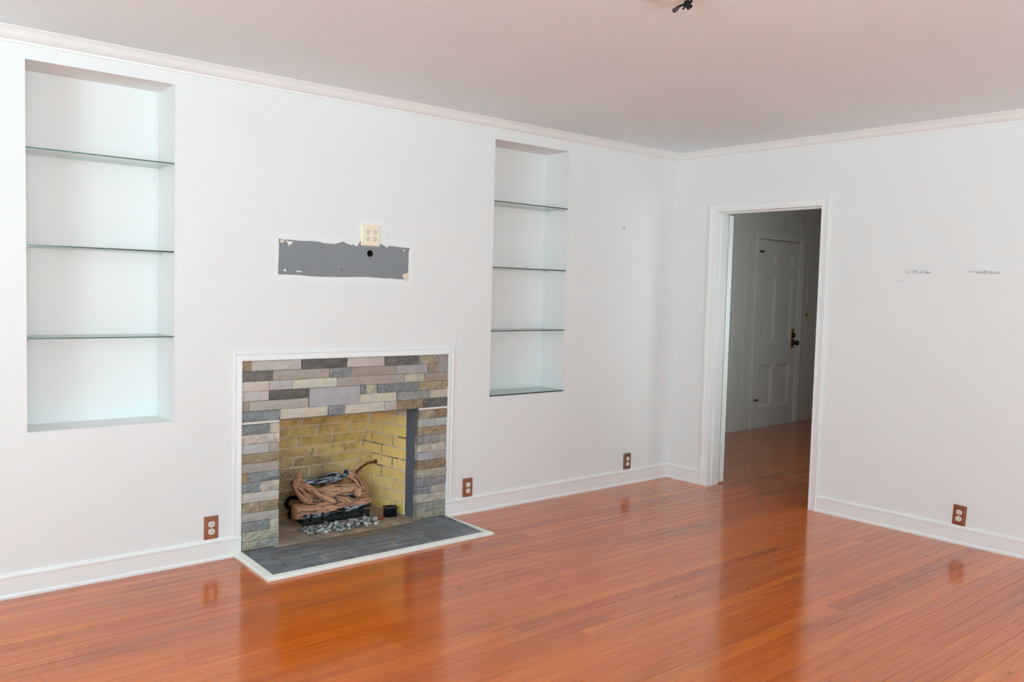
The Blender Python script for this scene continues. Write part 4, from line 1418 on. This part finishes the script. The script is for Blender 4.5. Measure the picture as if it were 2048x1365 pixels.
tag(obj('cable_hole', bm, m_slot, wb), 'round black cable hole')
for poly, m in (([(-3.2404, 1.6473), (-3.2276, 1.654), (-3.2161, 1.6507), (-3.2168, 1.6407), (-3.2296, 1.636), (-3.2381, 1.6387)], m_chip),
                ([(-3.2092, 1.6499), (-3.1867, 1.6464), (-3.1642, 1.6469), (-3.1757, 1.633), (-3.1899, 1.6215), (-3.1953, 1.6379)], m_white_chip),
                ([(-2.4736, 1.4909), (-2.4539, 1.5004), (-2.4312, 1.5042), (-2.4323, 1.4811), (-2.4344, 1.4567), (-2.4529, 1.4584), (-2.4637, 1.4713)], m_chip),
                ([(-3.2193, 1.4912), (-3.21, 1.5015), (-3.2, 1.4891), (-3.2098, 1.4864)], m_white_chip),
                ([(-3.15, 1.4916), (-3.1325, 1.4931), (-3.114, 1.4921), (-3.1157, 1.4856), (-3.1368, 1.4852)], m_white_chip),
                ([(-2.4716, 1.6342), (-2.4654, 1.6398), (-2.459, 1.634), (-2.4641, 1.6275)], m_white_chip)):
    flat('plaster_chip', poly, -0.0012, 0.0, m)
def dot(name, c, r, m, wall='back'):
    bm = bmesh.new()
    if wall == 'back':
        disc(bm, (c[0], -0.0012, c[1]), (0, 1, 0), r, 0.0012, 10)
        return obj(name, bm, m, wb)
    disc(bm, (-0.0012, c[0], c[1]), (1, 0, 0), r, 0.0012, 10)
    return obj(name, bm, m, wr)
dot('nail_hole', (-2.8721, 1.5059), 0.0042, m_scuffdot)
dot('nail_hole', (-0.5788, 1.8916), 0.0055, m_scuffdot)
def scuff(poly):
    bm = bmesh.new()
    loft(bm, [[(x, y, z) for y, z in poly] for x in (0.0, -0.0007)])
    return obj('scuff_mark', bm, m_scuff, wr)
scuff([(-1.7947, 1.6050), (-1.862, 1.6035), (-1.9483, 1.6040), (-1.9495, 1.5850), (-1.87, 1.5825), (-1.796, 1.5840)])
scuff([(-2.158, 1.6010), (-2.25, 1.6010), (-2.3541, 1.5950), (-2.352, 1.5830), (-2.26, 1.5830), (-2.160, 1.5900)])
scuff([(-1.7424, 1.539), (-1.7706, 1.5380), (-1.770, 1.5335), (-1.744, 1.5335)])

# ------------------------------------------------------------------ bare ceiling box with wires
CAMP = M.translation
def cw(p): return tuple(CAMP + (Vector(p) - CAMP) * 0.965)
cl = thing('ceiling_box', 'bare ceiling light box with black wires hanging from the ceiling', 'ceiling light', (-2.80, -2.27, ZC))
bm = bmesh.new()
cc = Vector((-2.846, -2.262, 0))
rings = []
for z, r in ((ZC - 0.0005, 0.070), (ZC - 0.010, 0.070), (ZC - 0.018, 0.062), (ZC - 0.021, 0.050)):
    rings.append([(cc.x + r * math.cos(2 * math.pi * k / 28), cc.y + r * math.sin(2 * math.pi * k / 28), z) for k in range(28)])
loft(bm, rings)
obj('cover_ring', bm, m_canopy, cl)
stub = Vector(cw((-2.6817, -2.1901, 2.5071)))
bm = bmesh.new()
tube(bm, smooth_path([(stub.x - 0.03, stub.y - 0.02, ZC - 0.001), cw((-2.6817, -2.1901, 2.4990)), cw((-2.6815, -2.1904, 2.4930)), cw((-2.698, -2.1701, 2.4853)), cw((-2.702, -2.1652, 2.4800))], 4), 0.0042, 8)
obj('wire', bm, m_wire, cl, smooth=True)
bm = bmesh.new()
tube(bm, [cw((-2.6990, -2.1690, 2.4850)), cw((-2.7035, -2.1640, 2.4760)), cw((-2.710, -2.1555, 2.4690)), cw((-2.7130, -2.152, 2.4675))], [0.0055, 0.0075, 0.0085, 0.004], 8)
tag(obj('wire_nut', bm, m_purple, cl, smooth=True), 'dusky plastic wire nut')
bm = bmesh.new()
tube(bm, [cw((-2.6840, -2.1880, 2.4880)), cw((-2.6885, -2.1818, 2.4729))], 0.0034, 8)
obj('wire', bm, m_wire, cl, smooth=True)
bm = bmesh.new()
tube(bm, [cw((-2.6815, -2.1904, 2.5085)), cw((-2.6800, -2.1920, 2.4930)), cw((-2.6735, -2.2000, 2.4760))], [0.009, 0.010, 0.0085], 10)
tag(obj('strap', bm, m_wire, cl), 'black mounting strap')
bm = bmesh.new()
tube(bm, smooth_path([(stub.x + 0.012, stub.y - 0.012, ZC - 0.001), cw((-2.6710, -2.2030, 2.4990)), cw((-2.6770, -2.1950, 2.4920)), cw((-2.6678, -2.2073, 2.4824))], 4), 0.0045, 8)
obj('wire', bm, m_wire, cl, smooth=True)
